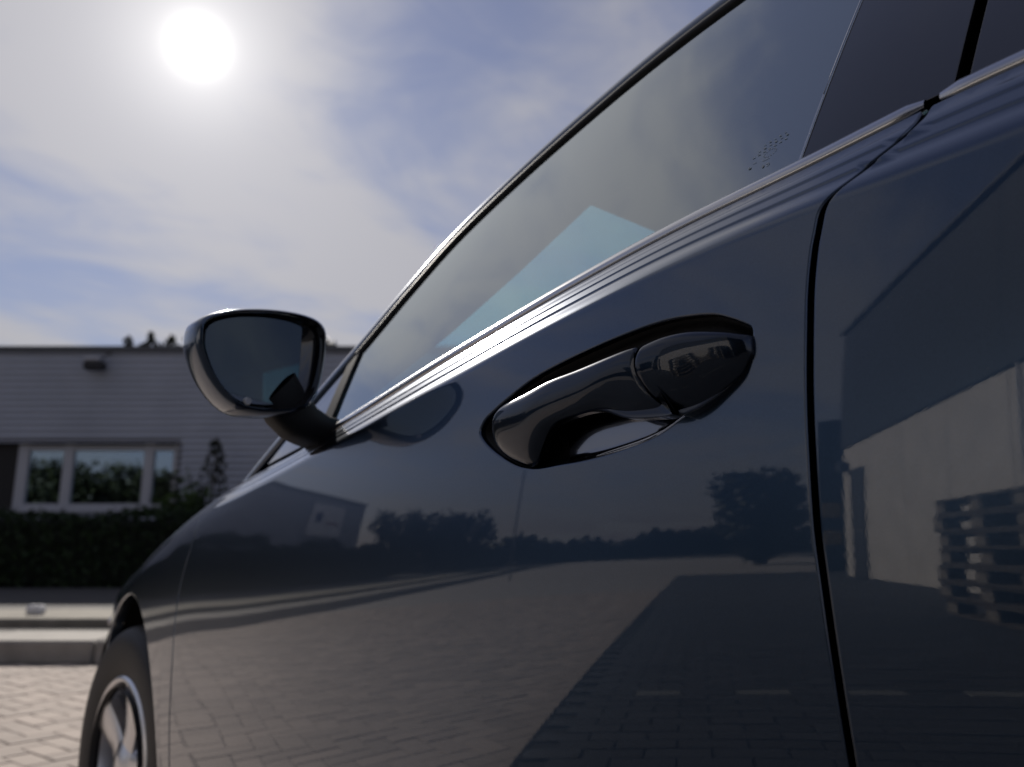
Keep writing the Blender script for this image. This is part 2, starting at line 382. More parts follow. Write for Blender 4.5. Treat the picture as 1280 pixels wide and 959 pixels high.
GQ = np.concatenate([np.arange(-.70, -.03, .014), np.arange(-.03, -.008, .003), np.arange(-.008, .056, .0007)])
GQF = np.concatenate([np.arange(-.72, -.06, .014), np.arange(-.06, .13, .006)])
RQ = pchip([-.75, -.62, -.50, -.3694, -.2947, -.2603, -.2197, -.1778, -.14, -.0955, -.0497, -.0212, .0005, .0168, .0256, .036, .055, .0666],
           [-.052, -.036, -.024, -.0148, -.0103, -.0084, -.0064, -.0068, -.0076, -.010, -.0137, -.0189, -.027, -.0466, -.0593, -.0745, -.0835, -.0868])
FQ = pchip([-.75, -.62, -.417, -.2805, -.1102, -.0451, .055], [1.30, 1.306, 1.3087, 1.3067, 1.3000, 1.265, 1.225])
QB = -.64
CUP = np.array([(0.3535,-0.0750),(0.3468,-0.0637),(0.3332,-0.0579),(0.3030,-0.0496),(0.2708,-0.0433),(0.2358,-0.0409),(0.1952,-0.0406),(0.1578,-0.0414),(0.1274,-0.0429),(0.0989,-0.0466),(0.0687,-0.0539),(0.0510,-0.0628),(0.0375,-0.0716),(0.0338,-0.0748),(0.0324,-0.0775),(0.0322,-0.0860),(0.0330,-0.0915),(0.0369,-0.0990),(0.0486,-0.1100),(0.0626,-0.1181),(0.0806,-0.1256),(0.0994,-0.1331),(0.1189,-0.1400),(0.1392,-0.1431),(0.1692,-0.1440),(0.2015,-0.1425),(0.2312,-0.1391),(0.2575,-0.1359),(0.2797,-0.1307),(0.2998,-0.1212),(0.3252,-0.1046),(0.3444,-0.0882)])
cupl = resample(CUP, 190)
def vline(fn, q0, q1, off): 
    q = np.concatenate([np.arange(q0, -.012, .01), np.arange(max(q0, -.012), q1 - .0004, .0016), [q1]])
    return np.stack([fn(q) + off, q], 1)
GAPH = .0042
rear = vline(RQ, QB, QTOP, GAPH); front = vline(FQ, QB, QTOP, -GAPH)
bot = np.stack([np.linspace(rear[0, 0], front[0, 0], 120)[1:-1], np.full(118, QB)], 1)
top = np.stack([np.linspace(front[-1, 0], rear[-1, 0], 200)[1:-1], np.full(198, QTOP)], 1)
door = panel('front_door', S, N, np.concatenate([bot, front, top, rear[::-1]]), .016, GQ, 'paint', car, holes=[cupl])
# rear door
RR = -.60
rrear = vline(RQ, QB, QTOP, -GAPH)
l2 = np.concatenate([np.stack([np.linspace(RR, rrear[0, 0], 60)[:-1], np.full(59, QB)], 1), rrear,
                     np.stack([np.linspace(rrear[-1, 0], RR, 60)[1:], np.full(59, QTOP)], 1), np.stack([np.full(40, RR), np.linspace(QTOP, QB, 42)[1:-1]], 1)])
rdoor = panel('rear_door', S, N, l2, .02, GQ, 'paint', car)
def arch(cy, cz, r, a0, a1, k=60):
    return [(cy + r * math.cos(a), qz(cy + r * math.cos(a), cz + r * math.sin(a))) for a in np.linspace(R(a0), R(a1), k)]
WY, WZ, AR = 1.735, .33, .352
ff = vline(FQ, QB, QTOP, GAPH)
fl = np.concatenate([ff, dens([(FQ(QTOP) + GAPH, QTOP), (1.215, .075), (1.20, .125), (2.40, .125), (2.40, qz(2.4, .22)), (2.05, qz(2.05, .22))], closed=False)[1:],
                     np.array(arch(WY, WZ, AR, -18, 198)), [(1.36, qz(1.36, .20))]])
fend = panel('front_fender', S, N, fl, .02, GQF, 'paint', car, edge=(.004, .022))
ra = arch(-.98, .33, .352, -15, 195)
ql = np.concatenate([dens([(-.63, QB), (-.61, -.45), (-.61, QTOP), (-2.9, QTOP), (-2.9, -.62), (-1.36, -.66)], closed=False), np.array(ra[::-1])])
quart = panel('rear_quarter_panel', S, N, ql, .05, GQ[::3], 'paint', car, edge=(.004, .02))
# dark structure behind the shut lines
Yg = np.linspace(-.60, 1.36, 90); qg = np.linspace(-.66, .05, 40)
P = np.stack([S(Yg, q) for q in qg], 1) - .021 * np.stack([N(Yg, q) for q in qg], 1)
v, f = grid(P); shell = obj('inner_shell', v, f, 'void', car)
def belt(name, y0, y1, parent, prof, m, mir=False):
    """moulding swept along the belt line; prof (dx, dz) from the panel's top edge"""
    Y = np.linspace(y0, y1, max(30, int((y1 - y0) / .012)))
    e = .003; u = np.clip((Y - y0) / e, 0, 1); w = np.clip((y1 - Y) / e, 0, 1); s = np.sqrt(1 - (1 - np.minimum(u, w)) ** 2) * .45 + .55
    B = S(Y, QTOP); pr = np.array(prof); c = pr.mean(0)
    P = np.stack([np.stack([B[:, 0] + c[0] + (p[0] - c[0]) * s, B[:, 1], B[:, 2] + c[1] + (p[1] - c[1]) * s], 1) for p in pr], 1)
    v, f = grid(P, closed_v=True)
    o = obj(name, v, f, m, parent); return o
STRIP = [(.0045,.0003),(.0018,.0014),(.0010,.0040),(.0018,.0080),(.0048,.0122),(.0085,.0152),(.0130,.0165),(.0165,.0158),(.0165,.002)]
BACK = [(.004,-.006),(.004,.0035),(.012,.004),(.016,-.006)]
belt('belt_strip', RQ(QTOP) + .0030, .800, door, STRIP, 'satin')
belt('belt_seal', RQ(QTOP) + .010, .80, door, BACK, 'void')
belt('belt_strip', -.98, RQ(QTOP) - .0075, rdoor, STRIP, 'satin')
belt('belt_seal', -.98, RQ(QTOP) - .012, rdoor, BACK, 'void')

# handle: recessed cup, grip and lock cap
cy, cq = cupl.mean(0)
gg = np.stack(np.meshgrid(np.arange(.03, .36, .003), np.arange(-.15, -.035, .003), indexing='ij'), -1).reshape(-1, 2)
gi = gg[inside(gg, cupl) & (dist(gg, cupl) > .0015)]
cp = np.concatenate([cupl, gi]); n0 = len(cupl)
vo, _, fo, ov, _, _ = delaunay_2d_cdt([Vector(p) for p in cp], [(i, (i + 1) % n0) for i in range(n0)], [], 0, 1e-7)
V2 = np.array([tuple(x) for x in vo]); Fc = np.array(fo); Fc = Fc[inside(V2[Fc].mean(1), cupl)]
dd = dist(V2, cupl); dd[[i for i, s in enumerate(ov) if any(k < n0 for k in s)]] = 0
ddc = np.maximum(0, dd - .0030)
dep = .0064 + .005 * sst(0, .006, ddc) + .0 * np.clip(V2[:, 1] + .135, 0, .1) * sst(.003, .014, ddc)
sh = np.clip(dd / .004, 0, 1)[:, None]
Pc = S(V2[:, 0], V2[:, 1]) - N(V2[:, 0], V2[:, 1]) * dep[:, None]
A = V2[Fc]; ar = (A[:, 1, 0]-A[:, 0, 0])*(A[:, 2, 1]-A[:, 0, 1]) - (A[:, 2, 0]-A[:, 0, 0])*(A[:, 1, 1]-A[:, 0, 1]); Fc[ar > 0] = Fc[ar > 0][:, ::-1]
cc_ = V2[Fc].mean(1); lowc = (cc_[:, 1] < -.098) & (cc_[:, 0] > .085) & (cc_[:, 0] < .232 + .2 * (cc_[:, 1] + .12))
obj('handle_cup', Pc, [tuple(x) for x in Fc[~lowc]], 'cup_black', door); obj('grip_recess', Pc, [tuple(x) for x in Fc[lowc]], 'recess_sheen', door)  # lower patch of the cup carries the painted sky sheen
GRIP = [[(0.3203,0.8878),(0.3215,0.8848),(0.3190,0.8806)],[(0.3145,0.9051),(0.3191,0.8884),(0.3129,0.8700)],[(0.2979,0.9138),(0.3060,0.8870),(0.2874,0.8564)],
 [(0.2586,0.9203),(0.2675,0.8864),(0.2590,0.8527)],[(0.2291,0.9246),(0.2336,0.8969),(0.2298,0.8814)],[(0.1927,0.9279),(0.1961,0.9025),(0.1946,0.8884)],
 [(0.1605,0.9320),(0.1640,0.9081),(0.1655,0.8881)],[(0.1388,0.9348),(0.1407,0.9078),(0.1369,0.8786)],[(0.1255,0.9356),(0.1236,0.9038),(0.0918,0.8749)]]
GH = [(.001,.002),(.003,.008),(.004,.014),(.009,.013),(.0155,.0075),(.0175,.006),(.018,.006),(.0175,.006),(.0165,.006)]
CAP = [[(0.1255,0.9356),(0.1236,0.9038),(0.0918,0.8749)],[(0.1061,0.9396),(0.0999,0.9077),(0.0770,0.8790)],[(0.0831,0.9400),(0.0766,0.9131),(0.0611,0.8870)],
 [(0.0570,0.9350),(0.0515,0.9175),(0.0445,0.8985)],[(0.0414,0.9306),(0.0388,0.9193),(0.0368,0.9093)],[(0.0370,0.9296),(0.0352,0.9215),(0.0345,0.9147)],[(0.0345,0.9279),(0.0342,0.9242),(0.0342,0.9213)]]
CH = [(.0135,.009),(.0115,.0095),(.0085,.009),(.0060,.0075),(.003,.0055),(.0012,.004),(.000,.002)]
def handle(name, st, hh, ylo=0., shrink=(0, 0)):
    D = np.array([[*s[0], *s[1], *s[2], *h] for s, h in zip(st, hh)])
    D = resample(D, 70, closed=False); D[:, 0:6:2] += ylo
    # tiny rounding at the seam end
    th = np.linspace(0, 2 * np.pi, 64, endpoint=False); e = 2 / 3.6
    c, s = np.cos(th), np.sin(th); ct = np.sign(c) * np.abs(c) ** e; stt = np.sign(s) * np.abs(s) ** e
    rows = []
    for i, d in enumerate(D):
        k = 1.
        if shrink[0] and i < 3: k = (.93, .975, .993)[i]
        if shrink[1] and i > len(D) - 4: k = (.93, .975, .993)[len(D) - 1 - i]
        t = .5 - .5 * ct * k; a, m_, b = d[0:2], d[2:4], d[4:6]; q = 2 * m_ - .5 * (a + b)
        p = np.outer((1-t)**2, a) + np.outer(2*t*(1-t), q) + np.outer(t*t, b)
        out = d[6] + d[7] * stt * k - .0098 * np.where(s > 0, np.maximum(0, t - .10) ** 1.6, 0) * min(1, d[7] / .006) * np.linalg.norm(a - b) / (.036 if name == 'handle_grip' else .030)
        X = S(p[:, 0], p[:, 1] - zc(p[:, 0]))[:, 0]
        rows.append(np.stack([X - out, p[:, 0], p[:, 1]], 1))
    P = np.array(rows); v, f = grid(P, closed_v=True); k = len(th)
    f = [x[::-1] for x in f] + [tuple(range(k))[::-1], tuple(range((len(D)-1)*k, len(D)*k))]
    return obj(name, v, f, 'handle_paint', door, sharp=50)
handle('handle_grip', GRIP, GH, 0, (0, 1)); handle('handle_cap', CAP, CH, -.0013, (1, 0))
# small sensor print on the grip
# ---- greenhouse
GT = np.arange(.0, .36, .015)
def gl(name, loop, m, parent, lift=0., edge=(.0006, .004)):
    fn = (lambda Y, t: G(Y, t) + lift * GN(Y, t)) if lift else G
    return panel(name, fn, GN, dens(loop, .006, .006), .018, GT, m, parent, edge=edge)
EDGE = [(1.17,-.06),(1.06,.0),(.93,.066),(.8028,.1389),(.7137,.2029),(.6263,.2562),(.516,.2866),(.3979,.3073),(.2657,.3201),(.152,.322),(-.12,.318),(-.5,.300),(-.9,.245),(-1.25,.16),(-1.6,.06)]
EC = resample(EDGE, 220, closed=False)
ey = pchip(EC[::-1, 0], EC[::-1, 1])
def Bl(t): return .0153 - .180 * t
def Bg(t): return -.0973 - .133 * t
up = [(y, float(ey(y))) for y in np.linspace(.7985, -.055, 60)]
tB = float(ey(-.06))
gfront = [(.776, .001), (.781, .0384), (.7985, float(ey(.7985)))] + up[1:-1] + [(Bl(tB), tB), (Bl(0), .001)]
wg = gl('window_glass', gfront, 'glass', door)
gl('pillar_trim', [(Bl(.001) - .0008, .001), (Bl(tB) - .0008, tB), (Bg(.318), float(ey(-.14))), (Bg(0.001), .001)][::-1], 'black_gloss', door, .0008)
gl('pillar_trim', [(Bg(.001) - .011, .001), (Bg(.318) - .011, float(ey(-.151))), (-.235, float(ey(-.235))), (-.20, .001)][::-1], 'black_gloss', rdoor, .0008)
wr = gl('window_glass', [(-.202, .001), (-.236, float(ey(-.236)))] + [(y, float(ey(y))) for y in np.linspace(-.26, -.9, 30)] + [(-.97, .001)], 'glass', rdoor)
gl('quarter_trim', [(.778, .001), (.783, .038), (.8005, .137), (.826, .122), (.812, .001)], 'rubber', door, .004, edge=(.001, .008))
gl('mirror_base_panel', [(.813, .001), (.828, .118), (.93, .062), (1.03, .001)], 'paint', door, .001)
e_ = MB()
def mark(y, t, w, h):
    w *= .8; h *= .7; q = np.array([(y - w, t - h), (y + w, t - h), (y + w, t + h), (y - w, t + h)]); P = G(q[:, 0], q[:, 1]) + .0006 * GN(q[:, 0], q[:, 1]); e_.add(P, [(0, 1, 2, 3)])
for k in range(7): mark(.0620 - k * .0048, .0352 + k * .0006, .0016, .0007)
for k in range(6): mark(.0575 - k * .0050, .0395 + k * .0007, .0015, .0006 + .0004 * (k % 2))
for k in range(5): mark(.0530 - k * .0046, .0440 + k * .0006, .0013, .0009 if k % 2 else .0005)
mark(.0492, .0262, .0042, .0004); mark(.0600, .0285, .0022, .0004); mark(.0640, .0250, .0016, .0016)
for a_ in np.linspace(0, 2 * math.pi, 14, endpoint=False): mark(.0465 + .0058 * math.cos(a_), .0320 + .0034 * math.sin(a_), .0009, .0004)
mark(.0505, .0195, .0012, .0020); mark(.0465, .0205, .0018, .0005); mark(.0462, .0182, .0014, .0005); mark(.0452, .0193, .0004, .0014)
e_.build('glass_marking', 'etch', door, sharp=0)
te = [G(Bl(t), t) + .0022 * GN(Bl(t), t) for t in np.linspace(.002, tB, 16)]; MB().tube(te, .0006, 6).build('trim_edge', 'satin', door)
gl('rear_pillar', [(-.985, .001), (-.912, float(ey(-.912)))] + [(y, float(ey(y))) for y in np.linspace(-1.0, -1.62, 16)] + [(-1.66, .001)], 'paint', car, .001)
# dark post behind the trims
pv = np.concatenate([G(np.array([.012, -.22]), np.array([0., 0.])), G(np.array([-.05, -.25]), np.array([.318, .312]))]) + np.array([.012, 0, 0])
obj('centre_pillar', pv, [(0, 1, 3, 2)], 'void', car)
# window frame: rubber seal and painted rail along the glass edge
def rail(prof, name, m, i0=0, i1=None, parent=None):
    c = EC[i0:i1]; P0 = G(c[:, 0], c[:, 1]); T = np.gradient(P0, axis=0); T /= np.linalg.norm(T, axis=1, keepdims=True)
    Nn = GN(c[:, 0], c[:, 1]); B = np.cross(Nn, T); B /= np.linalg.norm(B, axis=1, keepdims=True); B *= np.where(B[:, 2:] < 0, -1, 1)
    Nn = np.cross(T, B); Nn *= np.where(Nn[:, :1] > 0, -1, 1)
    P = np.stack([P0 + B * b + Nn * h for b, h in prof], 1); v, f = grid(P)
    return obj(name, v, f, m, parent or car), P
SEALP = [(-.004,-.006),(-.004,.002),(-.002,.0042),(.003,.005),(.008,.0045),(.0115,.002),(.0125,-.003)]
k0 = int(np.argmin(np.abs(EC[:, 0] - .81)))
fr_seal, _ = rail(SEALP, 'window_seal', 'rubber', k0)
RAILP = [(.012,-.004),(.0128,.001),(.015,.0042),(.020,.0056),(.027,.0056),(.034,.0040),(.041,.0005),(.048,-.0055),(.054,-.0145),(.058,-.026),(.060,-.042)]
frame, PR = rail(resample(np.array(RAILP), 28, closed=False), 'window_frame_rail', 'paint')
edgeL = PR[:, -1]
def cross(i0, i1, name, m, crown, inset=0.):
    L = edgeL[i0:i1]; u = np.linspace(0, 1, 25); rows = []
    for p in L:
        q = p * np.array([-1, 1, 1]) + np.array([CW, 0, 0]); a = p[None] * (1 - u)[:, None] + q[None] * u[:, None]
        h = 1 - (2 * u - 1) ** 2; a = a + np.outer(h, crown); rows.append(a)
    v, f = grid(np.array(rows)); return obj(name, v, f, m, car)
iW = int(np.argmin(np.abs(EC[:, 0] - .28))); iR = int(np.argmin(np.abs(EC[:, 0] + 1.15)))
cross(2, iW + 1, 'windscreen', 'wscreen', (0, .12, .035)); cross(iW, iR + 1, 'roof', 'paint', (0, .0, .045)); cross(iR, len(EC), 'rear_window', 'wscreen', (0, -.10, .03))
lin = cross(iW, iR + 1, 'roof_lining', 'lining', (0, .0, .03)); lin.location.z -= .03
for o in (frame, fr_seal): mirrored(o, o.name.split('.')[0], car)
rw = mirrored(wg, 'window_glass', car); mirrored(wr, 'window_glass', car); mirrored(bpy.data.objects['rear_pillar'], 'rear_pillar', car)
mirrored(fend, 'front_fender', car); mirrored(quart, 'rear_quarter_panel', car); mirrored(rdoor, 'rear_door', car)
Yg = np.linspace(-.0, 1.30, 50); P = np.stack([S(Yg, q) for q in np.linspace(QB, QTOP, 40)], 1); P[..., 0] = CW - P[..., 0]
v, f = grid(P); obj('front_door', v, f, 'paint', car); mirrored(shell, 'inner_shell', car)
# bonnet, nose, tail, sills, floor
u = np.linspace(0, 1, 30); Yh = np.linspace(1.0, 2.40, 50); a = S(Yh, .125 + 0 * Yh); a[Yh < 1.2] = S(Yh[Yh < 1.2], .10 + 0 * Yh[Yh < 1.2])
P = np.stack([a * np.array([1 - 2 * t, 1, 1]) + np.array([CW * t, 0, .055 * (1 - (2 * t - 1) ** 4)]) for t in u], 1); v, f = grid(P); hood = obj('bonnet', v, f, 'paint', car)
qq = np.linspace(.125, qz(2.4, .22), 26); a = S(2.4 + 0 * qq, qq)
P = np.stack([a * np.array([1 - 2 * t, 1, 1]) + np.array([CW * t, .10 * (1 - (2 * t - 1) ** 4) , .055 * (1 - (2 * t - 1) ** 4) * max(0, 1)]) * np.array([1, 1, 1]) - np.outer(1 - sst(.0, .3, (qq + .25)), [0, 0, .055 * (1 - (2 * t - 1) ** 4)]) for t in u], 1); v, f = grid(P); bump = obj('front_bumper', v, f, 'paint', car)
b = MB()
for k in range(7): b.box((CW / 2, 2.485, .40 + k * .028), (1.0, .04, .012), bevel=.004)
b.build('grille', 'black_gloss', bump)
for s in (-1, 1): MB().box((CW / 2 + s * .54, 2.44, .57), (.26, .08, .07), rz=-s * .35, bevel=.03).build('headlight', 'lamp', bump)
qq = np.linspace(QTOP, -.62, 20); a = S(-2.9 + 0 * qq, qq)
P = np.stack([a * np.array([1 - 2 * t, 1, 1]) + np.array([CW * t, -.12 * (1 - (2 * t - 1) ** 4), 0]) for t in u], 1); v, f = grid(P); tail = obj('tailgate', v, f, 'paint', car)
Yt = np.linspace(-2.9, -1.15, 30); a = S(Yt, QTOP + 0 * Yt)
P = np.stack([a * np.array([1 - 2 * t, 1, 1]) + np.array([CW * t, 0, .02 * (1 - (2 * t - 1) ** 2)]) for t in u], 1); v, f = grid(P); obj('boot_deck', v, f, 'paint', car)
for s in (-1, 1): MB().box((CW / 2 + s * .62, -2.93, .86), (.30, .10, .13), rz=s * .3, bevel=.02).build('tail_lamp', 'red_lamp', tail)
MB().box((CW / 2, .18, .24), (1.60, 2.30, .10), bevel=.02).build('floor_pan', 'void', car)
MB().box((CW / 2, 2.0, .34), (1.2, .7, .2), bevel=.03).build('engine_bay', 'void', car)
for x in (.17, CW - .17):
    for yy in (WY, -.98):
        b = MB(); th = np.linspace(-.15, math.pi + .15, 30)
        P = np.array([[(x + dx, yy + .375 * math.cos(t), .33 + .375 * math.sin(t)) for t in th] for dx in (-.02 if x < 1 else .02, .30 if x < 1 else -.30)]); v, f = grid(P); k = len(v)
        v = np.concatenate([v, [P[1].mean(0)]]); f += [(30 + i, 30 + i + 1, k) for i in range(29)]
        obj('wheel_arch_liner', v, f, 'rubber', car)
# wheels
def wheel(px, cy, out):
    """out = -1 for the left side"""
    tp = [(.172,.0),(.170,-.02),(.186,-.022),(.195,-.012),(.230,-.004),(.270,-.004),(.288,-.012),(.300,-.028),(.3045,-.05),(.3055,-.10),(.3055,-.115),(.3045,-.165),(.28,-.20),(.21,-.20),(.195,-.19)]
    th = np.linspace(0, 2 * math.pi, 72, endpoint=False)
    def rev(pr): return np.array([[(px - out * -1 * 0 + out * h, cy + r * math.cos(t), .305 + r * math.sin(t)) for r, h in pr] for t in th])
    pr = resample(np.array(tp), 44, closed=False); v, f = grid(rev(pr), closed_u=True)
    w = obj('wheel', v, f, 'tyre', car)
    rp = resample(np.array([(.1955,-.012),(.192,-.006),(.186,-.007),(.179,-.016),(.174,-.05),(.168,-.13),(.168,-.19)]), 24, closed=False); v, f = grid(rev(rp), closed_u=True); obj('rim', v, f, 'alloy', w)
    v, f = grid(rev([(.0,-.085),(.14,-.085),(.158,-.088),(.16,-.11)]), closed_u=True); obj('brake_disc', v, f, 'interior', w)
    hp = [(0.,-.012),(.028,-.013),(.034,-.017),(.055,-.022),(.066,-.032),(.07,-.06)]
    v, f = grid(rev(hp), closed_u=True); obj('hub_cap', v, f, 'alloy', w)
    me = None
    for k in range(5):
        if me is None:
            rows = []
            for r, wd, h in ((.05,.036,-.020),(.085,.032,-.022),(.11,.036,-.019),(.150,.040,-.013),(.185,.050,-.008)):
                rows.append([(out * (h - .028), -wd, r), (out * (h - .006), -wd, r), (out * h, -wd * .6, r), (out * h, wd * .6, r), (out * (h - .006), wd, r), (out * (h - .028), wd, r)])
            v, f = grid(np.array(rows), closed_v=True); me = meshdata('spoke', v, f, 'alloy'); me.set_sharp_from_angle(angle=R(40))
        s = bpy.data.objects.new('spoke', me); COL.objects.link(s); s.parent = w
        ow = np.array(wmat(w)); s.location = Vector((px, cy, .305)) - Vector(ow[:3, 3]); s.rotation_euler = (2 * math.pi * (k + .22) / 5, 0, 0)
    return w
wheel(.102, WY, -1); wheel(.095, -.98, -1); wheel(CW - .102, WY, 1); wheel(CW - .095, -.98, 1)
# door mirror
MR = np.array([(-.1160,1.0465),(-.1185,1.0652),(-.1164,1.0792),(-.1019,1.0923),(-.0733,1.1050),(-.0409,1.1139),(-.0044,1.1202),(.0314,1.1224),(.0581,1.1189),(.0722,1.1077),(.0748,1.0854),(.0724,1.0537),(.0673,1.0245),(.0592,1.0026),(.0419,.9872),(.0048,.9768),(-.0335,.9734),(-.0582,.9773),(-.0808,.9924),(-.1004,1.0154)])
MR = resample(MR, 72); mc = np.array([-.020, 1.050])
def msec(Y, k, sh=(0, 0)): return [(mc[0] + (p[0] - mc[0]) * k + sh[0], Y + .12 * (p[0] - mc[0]), mc[1] + (p[1] - mc[1]) * k + sh[1]) for p in MR]
prof = [(.798,1.01),(.797,1.025),(.800,1.045),(.812,1.085),(.835,1.11),(.858,1.085),(.880,.99),(.898,.82),(.910,.58),(.916,.32),(.918,.08)]
prof = resample(np.array(prof), 30, closed=False)
P = np.array([msec(y, k, (.006 * (y - .8) / .1, 0)) for y, k in prof]); v, f = grid(P, closed_v=True); f.append(tuple(range(len(v) - 72, len(v))))
mir = obj('door_mirror', v, f, 'paint', car)
P = np.array([msec(.798, 1.012), msec(.802, .985), msec(.813, .950), msec(.822, .925), msec(.822, .60)]); v, f = grid(P, closed_v=True); obj('mirror_bezel', v, f, 'black_gloss', mir)
MGL = np.array([(mc[0] + (p[0] - mc[0]) * .90 - .004, mc[1] + (p[1] - mc[1]) * .90) for p in resample(MR, 60)]); MGL[:, 0] = np.minimum(MGL[:, 0], .046)
gc = MGL.mean(0)
def my(p): return .8155 + .20 * (p[0] - gc[0]) - .04 * (p[1] - gc[1])
v = [(p[0], my(p), p[1]) for p in MGL] + [(gc[0] + (p[0] - gc[0]) * .985, my(p) - .0012, gc[1] + (p[1] - gc[1]) * .985) for p in MGL]
obj('mirror_glass', v, [(i, (i + 1) % 60, 60 + (i + 1) % 60, 60 + i) for i in range(60)] + [tuple(range(60, 120))], 'mirror', mir, sharp=30)
ft = MB(); sec = [((-.036, .732, .990), .034, .025), ((-.014, .742, .968), .033, .026), ((.014, .757, .952), .031, .028), ((.046, .783, .948), .029, .034), ((.082, .802, .946), .030, .042)]
rows = []
for c, a, b_ in sec:
    rows.append([(c[0] + a * .62 * np.sign(math.cos(t)) * abs(math.cos(t)) ** .6, c[1] + b_ * np.sign(math.sin(t)) * abs(math.sin(t)) ** .6, c[2] + a * .72 * np.sign(math.cos(t)) * abs(math.cos(t)) ** .6) for t in np.linspace(0, 2 * math.pi, 32, endpoint=False)])
v, f = grid(np.array(rows), closed_v=True); foot = obj('mirror_foot', v, f, 'black_matte', mir)
th = np.linspace(0, 2 * math.pi, 16, endpoint=False); cc = np.array(msec(.806, 1.0)); sp = cc[int(np.argmin(cc[:, 2] + .5 * np.abs(cc[:, 0] + .05)))]
MB().tube([sp + np.array([0, -.012, .006]), sp + np.array([0, -.0165, .004]), sp + np.array([0, -.018, .004])], [.0055, .0055, .004], 14).build('mirror_sensor', 'lamp', mir)
for o in [mir] + [x for x in mir.children if x is not foot]:     # head carried on its foot, clear of the glass
    iw = np.array(wmat(o))[:3, 3]
    for vt in o.data.vertices:
        p = np.array(vt.co) + iw; vt.co = Vector(p * .9 + np.array([-.05, -.027, .0775]) - iw)
mirrored(mir, 'door_mirror', car)
# interior
cm = (EC[:, 0] < 1.04) & (EC[:, 0] > .16); ci = EC[cm]; A0 = G(ci[:, 0], ci[:, 1]) + np.array([.010, 0, -.002]); A1 = edgeL[cm] + np.array([.004, 0, -.006]); A1_ = G(ci[:, 0], ci[:, 1]) + np.array([.022, 0, -.004])
B1 = np.stack([np.interp(-ci[:, 0], [-1.04, -.90, -.79, -.66, -.535, -.40, -.20], q_) for q_ in zip((.17,1.06,.95),(.20,.90,1.02),(.25,.728,1.115),(.29,.60,1.1985),(.34,.492,1.290),(.35,.36,1.305),(.36,.20,1.32))], 1)
u = np.linspace(0, 1, 8); P = np.stack([A0 * (1 - t) + A1 * t for t in (0, .5)] + [A1 * (1 - t) + B1 * t + np.array([.012 * math.sin(math.pi * t), 0, .004 * math.sin(math.pi * t)]) for t in u], 1); v, f = grid(P)
pt_ = obj('pillar_lining', v, f, 'lining', car); mirrored(pt_, 'pillar_lining', car)
P = np.array([[(.34 + (CW - .68) * t, .498 + .03 * (1 - (2*t-1)**2), 1.291 + .02 * (1 - (2*t-1)**2)), (.34 + (CW - .68) * t, .36, 1.308 + .02 * (1 - (2*t-1)**2)), (.34 + (CW - .68) * t, .15, 1.325 + .02 * (1 - (2*t-1)**2))] for t in np.linspace(0, 1, 20)]); v, f = grid(P); obj('header_lining', v, f, 'lining', car)
b = MB(); b.box((CW / 2, 1.02, .80), (1.50, .34, .20), bevel=.05); b.box((CW / 2, .84, .72), (1.48, .16, .26), bevel=.05); b.build('dashboard', 'interior', car)
for x in (.50, 1.34):
    s = MB().box((x, .12, .52), (.50, .52, .16), bevel=.06).build('seat', 'seat', car)
    rows = [[(x + w * np.sign(math.cos(t)) * abs(math.cos(t)) ** .5, y + d * np.sign(math.sin(t)) * abs(math.sin(t)) ** .7, z) for t in np.linspace(0, 2 * math.pi, 28, endpoint=False)] for y, z, w, d in ((-.12,.55,.22,.08),(-.15,.7,.25,.085),(-.19,.9,.24,.08),(-.23,1.05,.19,.065),(-.24,1.09,.15,.04))]
    v, f = grid(np.array(rows), closed_v=True); f.append(tuple(range(len(v) - 28, len(v)))); obj('backrest', v, f, 'seat', s)
    MB().box((x, -.25, 1.16), (.25, .09, .16), bevel=.04).build('headrest', 'seat', s)
b = MB(); b.box((CW / 2, -.85, .52), (1.35, .5, .16), bevel=.05); b.box((CW / 2, -1.1, .80), (1.35, .16, .5), bevel=.05); b.build('rear_bench', 'seat', car)
th = np.linspace(0, 2 * math.pi, 41); MB().tube([(.50 + .18 * math.cos(t), .66 + .18 * math.sin(t) * .38, .84 + .18 * math.sin(t) * .92) for t in th], .014, 10, False).build('steering_wheel', 'interior', car)

# ------------------------------------------------------------------ the yard around it
C2 = CAM[:2].copy(); UV = np.array([math.sin(AZ), math.cos(AZ)]); RV = np.array([math.cos(AZ), -math.sin(AZ)])
def L(r, d, z=0.): p = C2 + RV * r + UV * d; return (p[0], p[1], z)     # right / away / up as the office front lies
RZ = -AZ
M['asphalt'] = mat('dark_asphalt', (.052, .050, .050), .9, noise=.35, nscale=30, bump=.3, bscale=150)
M['bed'] = mat('joint_sand', (.07, .062, .056), .95, noise=.3, nscale=40)
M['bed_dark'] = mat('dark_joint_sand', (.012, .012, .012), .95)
def brickmat(name, c1, c2, cm, rot):
    m = mat(name, c1, .85); t = m.node_tree; p = t.nodes['Principled BSDF']; g = t.nodes.new('ShaderNodeTexCoord'); mpn = t.nodes.new('ShaderNodeMapping'); mpn.inputs['Rotation'].default_value = (0, 0, rot)
    b = t.nodes.new('ShaderNodeTexBrick'); b.inputs['Scale'].default_value = 1; b.inputs['Brick Width'].default_value = .21; b.inputs['Row Height'].default_value = .105; b.inputs['Mortar Size'].default_value = .005
    b.inputs['Color1'].default_value = (*c1, 1); b.inputs['Color2'].default_value = (*c2, 1); b.inputs['Mortar'].default_value = (*cm, 1)
    t.links.new(g.outputs['Object'], mpn.inputs[0]); t.links.new(mpn.outputs[0], b.inputs[0]); t.links.new(b.outputs[0], p.inputs['Base Color']); return m
